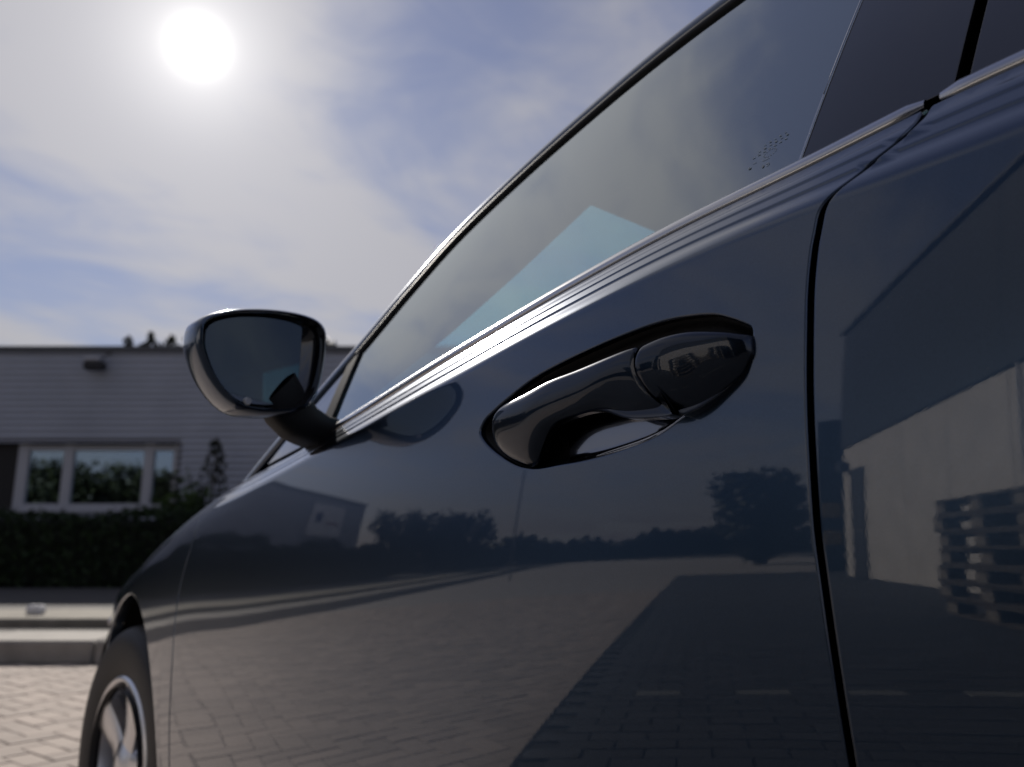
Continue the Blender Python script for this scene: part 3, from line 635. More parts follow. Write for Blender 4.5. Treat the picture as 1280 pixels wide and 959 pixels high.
def pavermat(name, c, k):
    m = mat(name, c, .88, bump=.25, bscale=120); t = m.node_tree; p = t.nodes['Principled BSDF']
    o = t.nodes.new('ShaderNodeObjectInfo'); g = t.nodes.new('ShaderNodeTexCoord'); a = t.nodes.new('ShaderNodeAttribute'); a.attribute_name = 'tone'
    s = t.nodes.new('ShaderNodeTexNoise'); s.inputs['Scale'].default_value = 1.3; s.inputs['Detail'].default_value = 5; ge = t.nodes.new('ShaderNodeNewGeometry'); t.links.new(ge.outputs['Position'], s.inputs[0])
    ad = t.nodes.new('ShaderNodeMath'); ad.operation = 'ADD'; t.links.new(a.outputs['Fac'], ad.inputs[0]); t.links.new(o.outputs['Random'], ad.inputs[1])
    fr = t.nodes.new('ShaderNodeMath'); fr.operation = 'FRACT'; t.links.new(ad.outputs[0], fr.inputs[0])
    mx = t.nodes.new('ShaderNodeMath'); mx.operation = 'MULTIPLY_ADD'; mx.inputs[1].default_value = .6; t.links.new(fr.outputs[0], mx.inputs[0])
    sc = t.nodes.new('ShaderNodeMath'); sc.operation = 'MULTIPLY'; sc.inputs[1].default_value = .7; t.links.new(s.outputs[0], sc.inputs[0]); t.links.new(sc.outputs[0], mx.inputs[2])
    x = t.nodes.new('ShaderNodeMix'); x.data_type = 'RGBA'; x.inputs[6].default_value = (*[v * (1 - k) for v in c], 1); x.inputs[7].default_value = (c[0] * (1 + k), c[1] * (1 + k * .92), c[2] * (1 + k * .85), 1)
    t.links.new(mx.outputs[0], x.inputs[0]); t.links.new(x.outputs[2], p.inputs['Base Color']); return m
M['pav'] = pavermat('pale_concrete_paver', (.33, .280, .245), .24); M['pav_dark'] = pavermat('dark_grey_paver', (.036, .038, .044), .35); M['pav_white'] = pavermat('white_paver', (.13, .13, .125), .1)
BZ = R(35)                                        # bond direction of the yard
def dirv(a): return np.array([math.sin(a), math.cos(a)])
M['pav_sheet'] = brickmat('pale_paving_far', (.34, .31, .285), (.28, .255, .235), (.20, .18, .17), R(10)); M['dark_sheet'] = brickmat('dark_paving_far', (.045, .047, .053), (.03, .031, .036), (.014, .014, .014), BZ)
M['concrete'] = mat('pale_kerb_concrete', (.27, .25, .225), .85, noise=.18, nscale=6, bump=.2, bscale=80)
M['slab'] = mat('sandy_edging_concrete', (.21, .19, .155), .9, noise=.2, nscale=5, bump=.2, bscale=60)
M['kerbface'] = mat('soil_strip', (.085, .08, .075), .95, noise=.4, nscale=12)
def sheet(name, poly, z, m, kind='structure'):
    o = obj(name, [(p[0], p[1], z) for p in poly], [tuple(range(len(poly)))], m, smooth=False); o['kind'] = kind; return o
sheet('ground', [(400 * math.cos(t), 400 * math.sin(t)) for t in np.linspace(0, 2 * math.pi, 64, endpoint=False)], -.03, 'asphalt')
NB = np.array([math.cos(R(55)) * 1, 0]); ND = np.array([.57, .822]); ED = np.array([-.822, .57]); NB0 = .74; KD = 5.99
def hits(d0): return d0
# pale yard: between the bay boundary and the kerb; dark bays: between the boundary and the warehouse
def crossp(s, far):                               # point on the bay boundary
    return ND * NB0 + ED * s
a0, a1 = crossp(17, 0), crossp(-12, 0); wl = ND * -4.2
pale = [a1, a0, wl + ED * 17, wl + ED * 40, L(-62, KD)[:2], L(16, KD)[:2]]
sheet('paved_yard', pale, -.010, 'pav_sheet')
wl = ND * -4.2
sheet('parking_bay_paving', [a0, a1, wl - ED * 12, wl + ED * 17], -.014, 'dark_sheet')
# pavers one by one: herringbone in the yard, stretcher bond in the bays
def paver_mesh(name, m, lx=.205, ly=.100, h=.055, b=.003):
    x, y = lx / 2, ly / 2
    v = [(i * x, j * y, -h) for i, j in ((-1,-1),(1,-1),(1,1),(-1,1))] + [(i * x, j * y, -b) for i, j in ((-1,-1),(1,-1),(1,1),(-1,1))] + [(i * (x - b), j * (y - b), 0) for i, j in ((-1,-1),(1,-1),(1,1),(-1,1))]
    f = [(8, 9, 10, 11)] + [(k * 4 + i, k * 4 + (i + 1) % 4, k * 4 + 4 + (i + 1) % 4, k * 4 + 4 + i) for k in (0, 1) for i in range(4)]
    return meshdata(name, v, f, m, smooth=False), np.array(v), f
PC = np.array([-2.2, 3.4]); PRAD = 7.2; cell = .105
def sight(p):
    """size on the picture of a paver at ground point p, 0 when out of frame or behind the car"""
    d = np.array([p[0], p[1], 0.]) - CAM; f = np.array([math.sin(AZ) * math.cos(PITCH), math.cos(AZ) * math.cos(PITCH), math.sin(PITCH)]); r = np.array([*RV, 0.]); u = np.cross(r, f)
    z = d @ f
    if z < .3: return 0
    x = 640 + 1000 * (d @ r) / z; y = 479.5 - 1000 * (d @ u) / z
    return 1 / z if -25 < x < 128 and y < 985 else 0
lst = []; cutb = []
a, b = dirv(R(-10)), dirv(R(80)); K = int(PRAD / cell) + 2; o0 = PC
for i in range(-K, K):
    for j in range(-K, K):
        k = (i - j) % 4
        if k == 0: c = o0 + a * (i + 1) * cell + b * (j + .5) * cell; rot = 0
        elif k == 3: c = o0 + a * (i + .5) * cell + b * (j + 1) * cell; rot = 1
        else: continue
        if np.linalg.norm(c - PC) > PRAD or c @ ND < NB0 - .10 or (c - C2) @ UV > KD - .09: continue
        rz_ = R(90) - R(-10) if not rot else R(90) - R(80)
        cs_, sn_ = math.cos(rz_), math.sin(rz_); q4 = [c + np.array([x_ * cs_ - y_ * sn_, x_ * sn_ + y_ * cs_]) for x_, y_ in ((-.1025, -.05), (.1025, -.05), (.1025, .05), (-.1025, .05))]
        sd = [p_ @ ND - NB0 - .006 for p_ in q4]
        if min(sd) >= 0: lst.append((c, rz_))
        elif max(sd) > .01:
            out_ = []
            for p_, q_, u_, w_ in zip(q4, q4[1:] + q4[:1], sd, sd[1:] + sd[:1]):
                if u_ >= 0: out_.append(p_)
                if u_ * w_ < 0: out_.append(p_ + (q_ - p_) * u_ / (u_ - w_))
            cutb.append(out_)
yard = bpy.data.objects['paved_yard']; bay = bpy.data.objects['parking_bay_paving']
pm, pv_, pf_ = paver_mesh('paver', 'pav')
lst.sort(key=lambda e: -sight(e[0])); seen = [e for e in lst if sight(e[0]) > 0][:300]; rest = [e for e in lst[len(seen):]]
def put(me, c, rz, z, parent, name='paver'):
    o = bpy.data.objects.new(name, me); COL.objects.link(o); o.parent = parent; o.location = (c[0], c[1], z); o.rotation_euler = (random.uniform(-.006, .006), random.uniform(-.006, .006), rz + random.uniform(-.01, .01)); return o
for c, rz in seen: put(pm, c, rz, random.uniform(-.002, .002), yard)
def many(name, items, v0, f0, m, parent):
    n_ = len(items); nv = len(v0); V = np.zeros((n_ * nv, 3)); F = []; tone = np.repeat(RNG.random(n_), len(f0))
    for i, (c, rz) in enumerate(items):
        cs, sn = math.cos(rz), math.sin(rz); x = v0[:, 0] * cs - v0[:, 1] * sn + c[0]; y = v0[:, 0] * sn + v0[:, 1] * cs + c[1]
        tx, ty = random.uniform(-.008, .008), random.uniform(-.008, .008)
        V[i*nv:(i+1)*nv] = np.stack([x, y, v0[:, 2] + random.uniform(-.002, .002) + tx * v0[:, 0] + ty * v0[:, 1]], 1); F += [tuple(q + i * nv for q in f) for f in f0]
    o = obj(name, V, F, m, parent, smooth=False); at = o.data.attributes.new('tone', 'FLOAT', 'FACE'); at.data.foreach_set('value', tone.astype(np.float32)); o['kind'] = 'stuff'; return o
many('paver_field', rest, pv_, pf_, 'pav', yard)
b_ = MB()
for q in cutb:
    k = len(q); b_.add([(*p, 0.) for p in q] + [(*p, -.02) for p in q], [tuple(range(k))] + [(i, k + i, k + (i + 1) % k, (i + 1) % k) for i in range(k)])
b_.build('cut_pavers', 'pav', yard, sharp=0)['kind'] = 'stuff'
obj('joint_sand', [(PC[0] + (PRAD - .1) * math.cos(t), PC[1] + (PRAD - .1) * math.sin(t), -.0065) for t in np.linspace(0, 2*math.pi, 60, endpoint=False)
    if ND @ (PC + (PRAD - .1) * np.array([math.cos(t), math.sin(t)])) > NB0 and (PC + (PRAD - .1) * np.array([math.cos(t), math.sin(t)]) - C2) @ UV < KD], [tuple(range(sum(1 for t in np.linspace(0, 2*math.pi, 60, endpoint=False)
    if ND @ (PC + (PRAD - .1) * np.array([math.cos(t), math.sin(t)])) > NB0 and (PC + (PRAD - .1) * np.array([math.cos(t), math.sin(t)]) - C2) @ UV < KD)))], 'bed', yard, smooth=False)
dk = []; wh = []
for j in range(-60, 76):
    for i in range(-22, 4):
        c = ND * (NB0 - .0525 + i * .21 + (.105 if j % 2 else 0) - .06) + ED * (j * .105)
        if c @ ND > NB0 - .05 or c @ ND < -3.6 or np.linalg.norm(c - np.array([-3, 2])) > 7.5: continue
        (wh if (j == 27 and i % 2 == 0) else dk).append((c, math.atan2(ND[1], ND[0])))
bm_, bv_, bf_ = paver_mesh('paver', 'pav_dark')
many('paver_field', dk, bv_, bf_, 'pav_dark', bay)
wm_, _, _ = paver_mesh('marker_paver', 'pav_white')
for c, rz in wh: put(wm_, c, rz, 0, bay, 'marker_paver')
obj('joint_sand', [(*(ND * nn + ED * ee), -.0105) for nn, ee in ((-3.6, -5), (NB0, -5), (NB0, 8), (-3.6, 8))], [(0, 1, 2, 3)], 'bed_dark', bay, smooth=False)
# kerb and verge strips up to the hedge
def stones(name, label, cat, d0, d1, z0, z1, m, step, r0, r1, gap=.008, lip=0):
    t = thing(name, label, cat, L((r0 + r1) / 2, (d0 + d1) / 2)); x = r0
    me = None; sub = MB()
    while x < r1:
        c = L(x + step / 2, (d0 + d1) / 2, (z0 + z1) / 2)
        if me is None:
            q = MB().box((0, 0, 0), (step - gap, d1 - d0, z1 - z0), bevel=.018); me = meshdata(name + '_stone', q.v, q.f, m, smooth=False)
        o = bpy.data.objects.new('kerb_stone', me); COL.objects.link(o); o.parent = t
        o.location = Vector(c) - t.location; o.location.z += random.uniform(-.004, .004); o.rotation_euler = (0, 0, RZ + random.uniform(-.003, .003)); x += step
    return t
KH = .15
stones('kerb', 'pale concrete kerb at the far edge of the paved yard', 'kerb', 6.0, 6.75, -.02, KH, 'concrete', 1.0, -30, 10)
sheet('planted_strip', [L(-48, 6.76)[:2], L(16, 6.76)[:2], L(16, 7.55)[:2], L(-48, 7.55)[:2]], KH - .05, 'kerbface')
stones('edging_strip', 'sandy concrete edging strip behind the kerb', 'kerb', 7.55, 8.85, KH - .12, KH + .03, 'slab', 1.2, -30, 10)
sheet('footpath', [L(-48, 8.85)[:2], L(16, 8.85)[:2], L(16, 60)[:2], L(-48, 60)[:2]], KH - .02, 'asphalt')
st = MB().box(L(-4.62, 8.05, KH + .076), (.15, .12, .09), RZ, .02); tag(st.build('stone_block', mat('white_stone', (.75, .74, .73), .8, noise=.1)), 'small white block lying on the sandy edging strip', 'stone')
# ---- leaves
M['leaf'] = []
def leafmat(name, c):
    m = mat(name, c, .55, spec=.3); t = m.node_tree; p = t.nodes['Principled BSDF']; a = t.nodes.new('ShaderNodeAttribute'); a.attribute_name = 'tone'
    x = t.nodes.new('ShaderNodeMix'); x.data_type = 'RGBA'; x.inputs[6].default_value = (*[v * .45 for v in c], 1); x.inputs[7].default_value = (c[0] * 1.7, c[1] * 1.5, c[2] * 1.2, 1)
    t.links.new(a.outputs['Fac'], x.inputs[0]); t.links.new(x.outputs[2], p.inputs['Base Color']); return m
LEAF = leafmat('hedge_leaf', (.016, .034, .012)); LEAF2 = leafmat('tree_leaf', (.022, .030, .013)); LEAF3 = leafmat('shrub_leaf', (.045, .085, .025)); LEAF4 = leafmat('conifer_leaf', (.022, .028, .020))
BARK = mat('bark', (.06, .05, .04), .9, noise=.4, nscale=8)
def leaves(name, pts, size, m, parent, kind=None):
    k = len(pts); d = RNG.normal(size=(k, 3)); d /= np.linalg.norm(d, axis=1, keepdims=True); e = np.cross(d, RNG.normal(size=(k, 3))); e /= np.linalg.norm(e, axis=1, keepdims=True)
    s = size * RNG.uniform(.6, 1.4, (k, 1)); w = .5 * s
    V = np.stack([pts - d * s, pts + e * w, pts + d * s, pts - e * w], 1).reshape(-1, 3); F = [(4*i, 4*i+1, 4*i+2, 4*i+3) for i in range(k)]
    o = obj(name, V, F, m, parent, smooth=False); at = o.data.attributes.new('tone', 'FLOAT', 'FACE'); at.data.foreach_set('value', RNG.random(k).astype(np.float32))
    if kind: o['kind'] = kind
    return o
def tree(name, label, cat, x, y, h, w, m, n_=1500, leaf=.16, trunk=.25, base=0., group=None, low=.15, clumps=14):
    t = thing(name, label, cat, (x, y, base), group=group)
    tr = MB(); tr.tube([(x, y, base), (x + .05 * h * random.uniform(-1, 1) * .3, y, base + h * .45), (x, y, base + h * .85)], [w * .07 + .04, w * .045 + .03, .02], 8)
    cs = []
    for k in range(clumps):
        u = random.random(); a = random.uniform(0, 2 * math.pi); rr = w * .5 * math.sqrt(random.random()) * math.sin(math.pi * min(1, .25 + .75 * (1 - u))) ** .6
        c = np.array([x + rr * math.cos(a), y + rr * math.sin(a), base + h * (low + (1 - low) * (.12 + .82 * u))]); cs.append((c, w * random.uniform(.16, .30)))
        tr.tube([(x, y, base + h * (low * .6 + .5 * u)), c], [w * .02 + .01, .008], 5)
    tr.build('trunk', BARK, t)
    pts = []
    for k in range(n_):
        c, r = cs[k % clumps]; d = RNG.normal(size=3); d /= np.linalg.norm(d); pts.append(c + d * r * RNG.uniform(.35, 1.05) * np.array([1, 1, .85]))
    leaves('crown', np.array(pts), leaf, m, t); return t
# hedge
hd = thing('hedge', 'clipped dark green hedge below the office windows', 'hedge', L(-20, 15.7, KH))
hp = []
for k in range(26000):
    r = random.uniform(-34, -4.6); top_ = 1.46 + .07 * math.sin(r * 1.7) + .05 * math.sin(r * 4.1); s = random.random()
    if s < .55: d, z = 15.1 + abs(random.gauss(0, .10)), random.uniform(.12, top_)
    else: d, z = random.uniform(15.1, 16.2), top_ + random.gauss(0, .035)
    hp.append(L(r, d, z))
leaves('foliage', np.array(hp), .055, LEAF, hd)
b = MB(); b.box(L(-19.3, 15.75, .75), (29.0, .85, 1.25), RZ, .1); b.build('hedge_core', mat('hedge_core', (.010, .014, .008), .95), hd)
th_ = thing('tall_hedge', 'tall dark unclipped hedge in front of the far end of the office', 'hedge', L(-25, 14.9, KH))
hp = []
for k in range(15000):
    r = random.uniform(-36, -15.5); top_ = 1.95 + .22 * math.sin(r * .9) + .12 * math.sin(r * 2.7); s = random.random()
    hp.append(L(r, 14.2 + abs(random.gauss(0, .12)), random.uniform(.12, top_)) if s < .7 else L(r, random.uniform(14.2, 15.0), top_ + random.gauss(0, .08)))
leaves('foliage', np.array(hp), .09, LEAF, th_)
b = MB(); b.box(L(-25.7, 14.75, .95), (20.2, .7, 1.6), RZ, .1); b.build('hedge_core', bpy.data.materials['hedge_core'], th_)
# ---- office building behind the hedge
M['clad'] = mat('grey_profiled_cladding', (.41, .43, .49), .45, .1, noise=.06, nscale=1.2)
M['coping'] = mat('dark_grey_coping', (.09, .092, .10), .45, .2); M['frame'] = mat('pale_grey_window_frame', (.46, .46, .49), .4)
M['reveal'] = mat('brown_reveal', (.055, .045, .040), .7); M['blind'] = mat('grey_blind', (.13, .13, .145), .8); M['room'] = mat('dark_room', (.03, .028, .027), .9)
M['brick'] = mat('red_brown_wall', (.07, .045, .038), .9, noise=.2)
def panem():
    m = bpy.data.materials.new('office_glazing'); m.use_nodes = True; t = m.node_tree; t.nodes.clear()
    a = t.nodes.new('ShaderNodeBsdfTransparent'); a.inputs[0].default_value = (.5, .52, .5, 1); b = t.nodes.new('ShaderNodeBsdfGlossy'); b.inputs['Roughness'].default_value = .0; b.inputs[0].default_value = (.62, .80, 1.0, 1)
    x = t.nodes.new('ShaderNodeMixShader'); x.inputs[0].default_value = .42; o = t.nodes.new('ShaderNodeOutputMaterial'); t.links.new(a.outputs[0], x.inputs[1]); t.links.new(b.outputs[0], x.inputs[2]); t.links.new(x.outputs[0], o.inputs[0]); return m
M['pane'] = panem()
D0, H0 = 18.0, 5.42
ob = thing('office_building', 'low flat roofed office clad in grey ribbed metal, behind the hedge', 'building', L(-12, 22))
W0, W1, WB, WT = -13.9, -7.55, 1.66, 3.20
def clad(b, r0, r1, z0, z1, pitch=.146):
    z = z0; pr = []
    while z < z1 - 1e-6:
        for dz, dd_ in ((0, 0), (.030, .022), (.055, .032), (.088, .032), (.112, .022), (.136, .004)):
            if z + dz < z1: pr.append((z + dz, dd_))
        z += pitch
    pr.append((z1, 0)); v, f = grid(np.array([[L(r, D0 + dd_, zz) for zz, dd_ in pr] for r in (r0, r1)])); b.add(v, f)
b = MB(); clad(b, -38, W0, 0.0, H0 - .10); clad(b, W1, 16, 0.0, H0 - .10); clad(b, W0, W1, WT + .0, H0 - .10); clad(b, W0, W1, 0., WB)
b.build('cladding', 'clad', ob, smooth=False, sharp=0)
b = MB(); b.box(L(-11, D0 + .12, H0 - .04), (54.2, .36, .13), RZ, .01); b.build('roof_coping', 'coping', ob)
b = MB(); b.box(L(-11, D0 + 7, H0 - .3), (53.8, 13.4, .2), RZ); b.box(L(-11, D0 + 14, H0 / 2), (54, .2, H0 - .3), RZ); b.box(L(-37.9, D0 + 7, H0 / 2), (.2, 13.8, H0 - .3), RZ); b.box(L(15.9, D0 + 7, H0 / 2), (.2, 13.8, H0 - .3), RZ); b.build('outer_wall', 'coping', ob)
wb = MB()
wb.box(L((W0 + W1) / 2, D0 + .17, WT + .03), (W1 - W0 + .1, .30, .08), RZ); wb.box(L(W1 + .04, D0 + .17, (WB + WT) / 2), (.08, .30, WT - WB + .1), RZ); wb.box(L(W0 - .04, D0 + .17, (WB + WT) / 2), (.08, .30, WT - WB + .1), RZ)
win = wb.build('window', 'reveal', ob)
b = MB(); fd = D0 + .22
b.box(L((W0 + W1) / 2, fd, WT - .10), (W1 - W0, .07, .13), RZ, .01); b.box(L((W0 + W1) / 2, fd, WB + .09), (W1 - W0, .07, .18), RZ, .01); b.build('window_frame', 'frame', win)
mull = [(-11.13, .24), (-10.1, .22), (-8.27, .22), (-7.64, .16)]
for r, w in mull: MB().box(L(r, fd - .012, (WB + WT) / 2), (w, .09, WT - WB - .02), RZ, .012).build('mullion', 'frame', win)
MB().box(L((W0 - 11.25) / 2, fd - .03, (WB + WT) / 2), (-11.25 - W0, .05, WT - WB - .03), RZ, .01).build('blank_panel', 'room', win)
edges = [r for r, _ in mull]
for e0, e1 in zip(edges[:-1], edges[1:]): MB().box(L((e0 + e1) / 2, fd + .02, (WB + WT) / 2), (e1 - e0, .012, WT - WB - .1), RZ).build('pane', 'pane', win, sharp=0)
MB().box(L((W0 + W1) / 2, D0 + .10, WB - .005), (W1 - W0 + .1, .26, .05), RZ, .008).build('sill', 'frame', win)
b = MB(); b.box(L((W0 + W1) / 2, D0 + 3.2, 1.6), (W1 - W0 + 1, .1, 3.4), RZ); b.box(L((W0 + W1) / 2, D0 + 1.8, 3.32), (W1 - W0 + 1, 3, .1), RZ); b.build('room', 'room', ob)
for r, w in ((-10.83, .25), (-8.72, .62), (-7.95, .46)): MB().box(L(r, fd + .10, 2.42), (w, .015, 1.42), RZ).build('roller_blind', 'blind' if r > -8.5 else 'room', win, sharp=0)
for r in (-9.05, -8.62): MB().box(L(r, fd + .09, 1.93), (.30, .06, .34), RZ, .05).build('window_ornament', mat('pale_ornament', (.55, .52, .48), .7), win)
# wall light under the eaves
wlamp = thing('wall_floodlight', 'dark floodlight on a thin bracket high on the grey cladding', 'lamp', L(-9.5, D0, 4.95))
MB().box(L(-9.52, D0 - .22, 4.93), (.44, .26, .20), RZ, .04).build('lamp_housing', 'interior', wlamp); MB().box(L(-9.55, D0 - .33, 5.07), (.34, .10, .10), RZ, .03).build('lamp_hood', 'frame', wlamp)
MB().tube([L(-9.3, D0 + .02, 5.28), L(-9.32, D0 - .16, 5.2), L(-9.42, D0 - .2, 5.0)], .022, 8).build('lamp_bracket', 'coping', wlamp)
# company board on the long front
sg = thing('company_board', 'white company board with blue and red print on the grey office front', 'sign', L(-32, D0 - .06, 2.9))
MB().box(L(-32.3, D0 - .06, 3.9), (4.4, .08, 1.9), RZ, .01).build('sign_board', mat('white_board', (.82, .82, .85), .6), sg)
MB().box(L(-31.1, D0 - .105, 4.05), (.8, .012, .55), RZ).build('printed_mark', mat('blue_print', (.03, .05, .16), .6), sg); MB().box(L(-33.0, D0 - .105, 3.75), (1.9, .012, .12), RZ).build('printed_line', mat('red_print', (.25, .05, .05), .6), sg)
# planting by the wall
t = thing('shrub', 'slim dark young conifer with a low green bush against the grey cladding', 'shrub', L(-6.35, 17.0, KH))
pts = [];
for k in range(700):
    u = random.random(); s = (1 - u) ** .7 * .62 + .05; a = random.uniform(0, 6.28); pts.append(L(-6.35 + s * math.cos(a) * random.random() ** .5 + .03 * math.sin(u * 9), 17.0 + s * math.sin(a), .2 + u * 2.9))
leaves('conifer_foliage', np.array(pts), .06, LEAF4, t)
pts = [L(-6.75 + random.gauss(0, .30), 16.6 + random.gauss(0, .2), 1.55 + random.gauss(0, .28)) for k in range(800)]; leaves('bush_foliage', np.array(pts), .07, LEAF3, t)
pts = [L(-7.15 + random.gauss(0, .17), 16.8 + random.gauss(0, .15), random.uniform(.6, 2.35)) for k in range(350)]; leaves('twig_foliage', np.array(pts), .06, LEAF4, t)
MB().tube([L(-6.35, 17, .1), L(-6.3, 17, 3.2)], [.05, .012], 8).build('stem', BARK, t)
random.seed(4)
for k, (r, h, w) in enumerate(((-14.85, 8.95, .9), (-14.0, 9.15, .7), (-13.2, 9.0, 1.1), (-12.35, 9.35, .7), (-7.4, 9.1, 1.3))):
    p = L(r, 30)
    t = thing('conifer', ['slender pointed conifer tip just over the office roof, leftmost of the row', 'thin conifer tip over the office roof, second of the row', 'broad low conifer tip over the office roof, third of the row', 'tallest conifer tip over the office roof, next to the mirror', 'conifer tip over the office roof between mirror and window pillar'][k], 'tree', (p[0], p[1], 0), group='trees behind the office')
    MB().tube([(p[0], p[1], 0), (p[0], p[1], h)], [.16, .015], 8).build('trunk', BARK, t); pts = []
    for q in range(2600):
        u = random.random() ** .8; a = random.uniform(0, 6.283); rr = w * min(1.2, .02 + 9 * u) * random.random() ** .5 * (.7 + .3 * math.sin(u * 90 + k)); pts.append((p[0] + rr * math.cos(a), p[1] + rr * math.sin(a), h - u * (h - 1.2) - .1 * rr))
    leaves('crown', np.array(pts), .12, LEAF4, t)
# ---- what stands to the left of the car (seen mirrored in the paint)
A_ = np.array([-8.0, 2.2]); EW = np.array([-.774, .633]); NWv = np.array([.633, .774]); wz = math.atan2(EW[1], EW[0])
def WL(s, dd_, z=0.): p = A_ + EW * s - NWv * dd_; return (p[0], p[1], z)   # along / behind the face / up
M['beige'] = mat('beige_rendered_wall', (.50, .465, .435), .9, noise=.08, nscale=2, bump=.1); M['dclad'] = mat('dark_blue_grey_cladding', (.018, .020, .025), .6, 0, noise=.08)
wh_ = thing('warehouse', 'warehouse with beige lower wall and dark blue grey upper cladding', 'building', WL(1, 4))
s0, s1 = -3.4, 6.3
for k in range(6):
    a, b_ = s0 + (s1 - s0) * k / 6, s0 + (s1 - s0) * (k + 1) / 6; MB().box(WL((a + b_) / 2, .10, 1.55), (b_ - a - .012, .20, 3.1), wz, .006).build('wall_panel', 'beige', wh_)
for k in range(6):
    a, b_ = s0 + (s1 - s0) * k / 6, s0 + (s1 - s0) * (k + 1) / 6; MB().box(WL((a + b_) / 2, .06, 4.65), (b_ - a - .008, .22, 3.08), wz, .008).build('cladding_panel', 'dclad', wh_)
b = MB(); b.box(WL((s0 + s1) / 2, 5.2, 3.05), (s1 - s0 - .02, 9.9, 6.1), wz); b.build('building_core', 'dclad', wh_); MB().box(WL((s0 + s1) / 2, .05, 6.22), (s1 - s0 + .1, .36, .09), wz, .01).build('roof_coping', 'coping', wh_)
dr = MB().box(WL(5.35, -.005, 1.25), (.78, .06, 2.5), wz, .01).build('door', 'interior', wh_); MB().box(WL(5.10, -.055, 1.05), (.12, .04, .03), wz, .008).build('handle', 'frame', dr)
MB().tube([WL(-.45, -.03, 1.6), WL(-.45, -.03, 3.1)], .018, 8).build('cable_conduit', 'frame', wh_)
la = thing('wall_lamp', 'small dark wall lamp at the corner of the beige warehouse', 'lamp', WL(6.0, 0, 2.6)); MB().box(WL(6.0, -.10, 2.62), (.16, .18, .26), wz, .03).build('lamp_housing', 'interior', la)
M['wood'] = mat('weathered_pallet_wood', (.065, .052, .042), .85, noise=.35, nscale=9)
def box_me(name, d, m): q = MB().box((0, 0, 0), d, bevel=.003); return meshdata(name, q.v, q.f, m, smooth=False)
pb = box_me('board', (1.2, .10, .022), 'wood'); pbw = box_me('wide_board', (1.2, .145, .022), 'wood'); M['wood2'] = mat('pale_pallet_block_wood', (.15, .13, .11), .85, noise=.3, nscale=9); ps = box_me('stringer', (.145, .8, .022), 'wood'); pk = box_me('block', (.145, .10, .078), 'wood2')
def pallet(base, rz, label):
    t = thing('pallet', label, 'pallet', base, rz, 'wooden pallets stacked by the warehouse wall'); t.scale = (1.35, 1.35, 1.2)
    def p(n_, me, l):
        o = bpy.data.objects.new(n_, me); COL.objects.link(o); o.parent = t; o.location = l; o.rotation_euler = (random.uniform(-.004, .004), 0, random.uniform(-.008, .008))
    for y in (-.35, 0, .35):
        p('board', pb, (0, y, .011))
        for x in (-.527, 0, .527): p('block', pk, (x, y, .061))
    for x in (-.527, 0, .527): p('stringer', ps, (x, 0, .111))
    for y in (-.325, -.165, 0, .165, .325): p('board', pbw if abs(y) > .3 or y == 0 else pb, (0, y, .133))
ordn = ['lowest', 'second', 'third', 'fourth', 'fifth', 'sixth', 'seventh', 'eighth', 'ninth', 'topmost']
for q, (s, dd_, nn) in enumerate(((-2.28, -.64, 7),)):
    for k in range(nn):
        bse = WL(s + random.uniform(-.03, .03), dd_ + random.uniform(-.03, .03), .002 + k * .1745)
        pallet(bse, wz + math.pi / 2 * 0 + random.uniform(-.04, .04), '%s weathered pallet of the %s stack beside the beige warehouse wall' % (ordn[k] if k < nn - 1 else 'topmost', ('tall', 'tall')[q]))
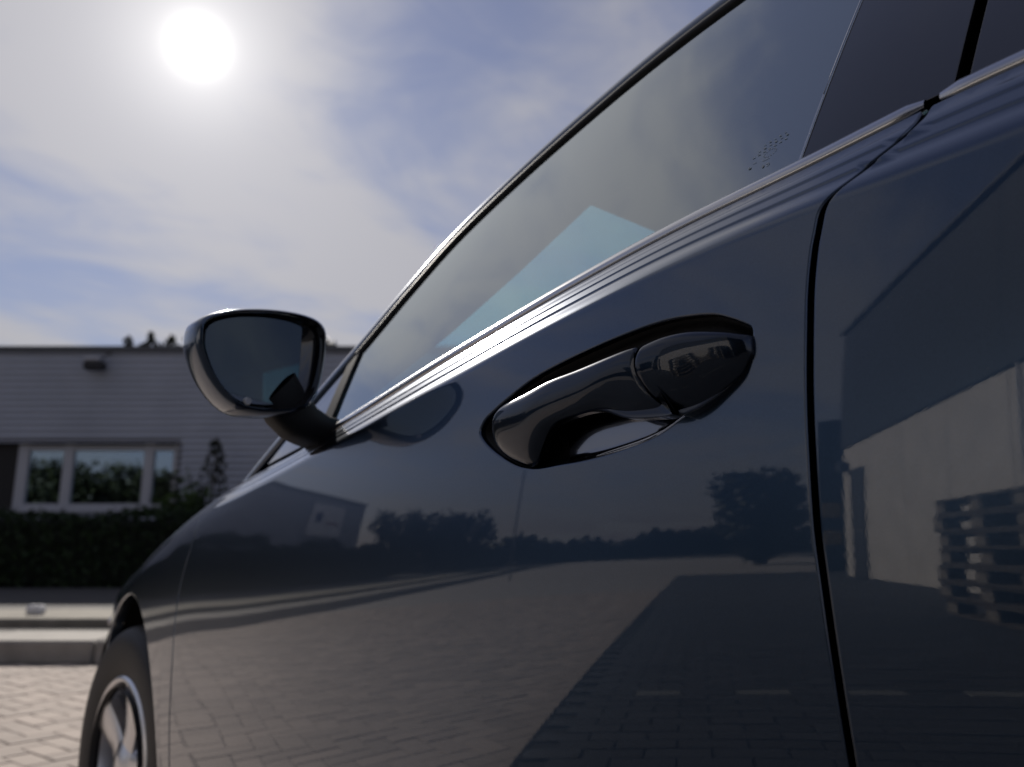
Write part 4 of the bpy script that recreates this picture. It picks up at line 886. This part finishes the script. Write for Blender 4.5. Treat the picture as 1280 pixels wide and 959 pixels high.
# dark cabinet with yellow plates past the corner
p = np.array([0, -.03]) + 17.5 * np.array([-math.sin(R(63.4)), math.cos(R(63.4))])
cb = thing('steel_cabinet', 'tall dark steel cabinet with two yellow plates past the warehouse corner', 'cabinet', (*p, 0)); MB().box((*p, 2.25), (.62, .6, 4.5), R(63), .02).build('cabinet_body', 'dclad', cb)
YM = mat('yellow_plate', (.55, .34, .03), .5); dv = np.array([math.sin(R(63.4)), -math.cos(R(63.4))])
for z in (1.75, .95): MB().box((*(p + dv * .33), z), (.36, .04, .42), R(90 - 63.4 + 90) * 0 + math.atan2(dv[1], dv[0]) + R(90), .01).build('yellow_plate', YM, cb)
# lamp post, bush, trees, far wood
lp = np.array([.0, .29]) + 21 * np.array([-math.sin(R(38.9)), math.cos(R(38.9))]); pt = thing('lamp_post', 'slim grey lamp post standing out in the yard', 'lamp post', (*lp, 0))
MB().tube([(*lp, 0), (*lp, 6.5)], [.035, .02], 10).build('pole', 'coping', pt); MB().tube([(*lp, 6.45), (lp[0] + .9, lp[1] + .1, 6.6)], .03, 8).build('arm', 'coping', pt); MB().box((lp[0] + 1.05, lp[1] + .11, 6.6), (.5, .2, .09), 0, .03).build('lamp_head', 'coping', pt)
random.seed(11); RNG = np.random.default_rng(11)
def pol(az, dist_): return (-math.sin(R(az)) * dist_, math.cos(R(az)) * dist_)
for k, (az, dd_, h, w, n_, lf) in enumerate(((58.6, 25, 4.0, 2.5, 6000, .15), (27.5, 46, 5.0, 4.2, 2500, .22), (31.0, 48, 4.7, 4.5, 2500, .22), (34.0, 50, 5.0, 4.2, 2500, .22), (84, 46, 7.0, 8.5, 7000, .26), (91, 48, 7.3, 9, 7000, .26), (98, 46, 6.9, 9, 7000, .26), (106, 46, 7.2, 9, 7000, .26))):
    x, y = pol(az, dd_); tree('broadleaf_tree', ['round dense bush tree standing past the warehouse corner', 'low broad tree at the end of the office', 'second broad tree beyond the office end', 'broad tree furthest from the office end', 'big tree behind the warehouse, nearest its corner', 'big tree behind the warehouse, second from its corner', 'big tree behind the warehouse, third from its corner', 'big tree behind the warehouse, furthest from its corner'][k], 'tree', x, y, h, w, LEAF2, n_, lf, group='trees around the yard', low=.0 if k == 0 else .04, clumps=80 if k == 0 else 34)
pts = []
for k in range(14000):
    az = random.uniform(22, 62); x, y = pol(az, random.uniform(66, 74)); hh = 2.6 + .5 * math.sin(az * .37) + .35 * math.sin(az * 1.1 + 2) + .25 * math.sin(az * 5.3 + 1) + .2 * math.sin(az * 11.7); pts.append((x, y, hh * random.random() ** .7))
leaves('far_wood', np.array(pts), .45, LEAF2, None, kind='stuff')
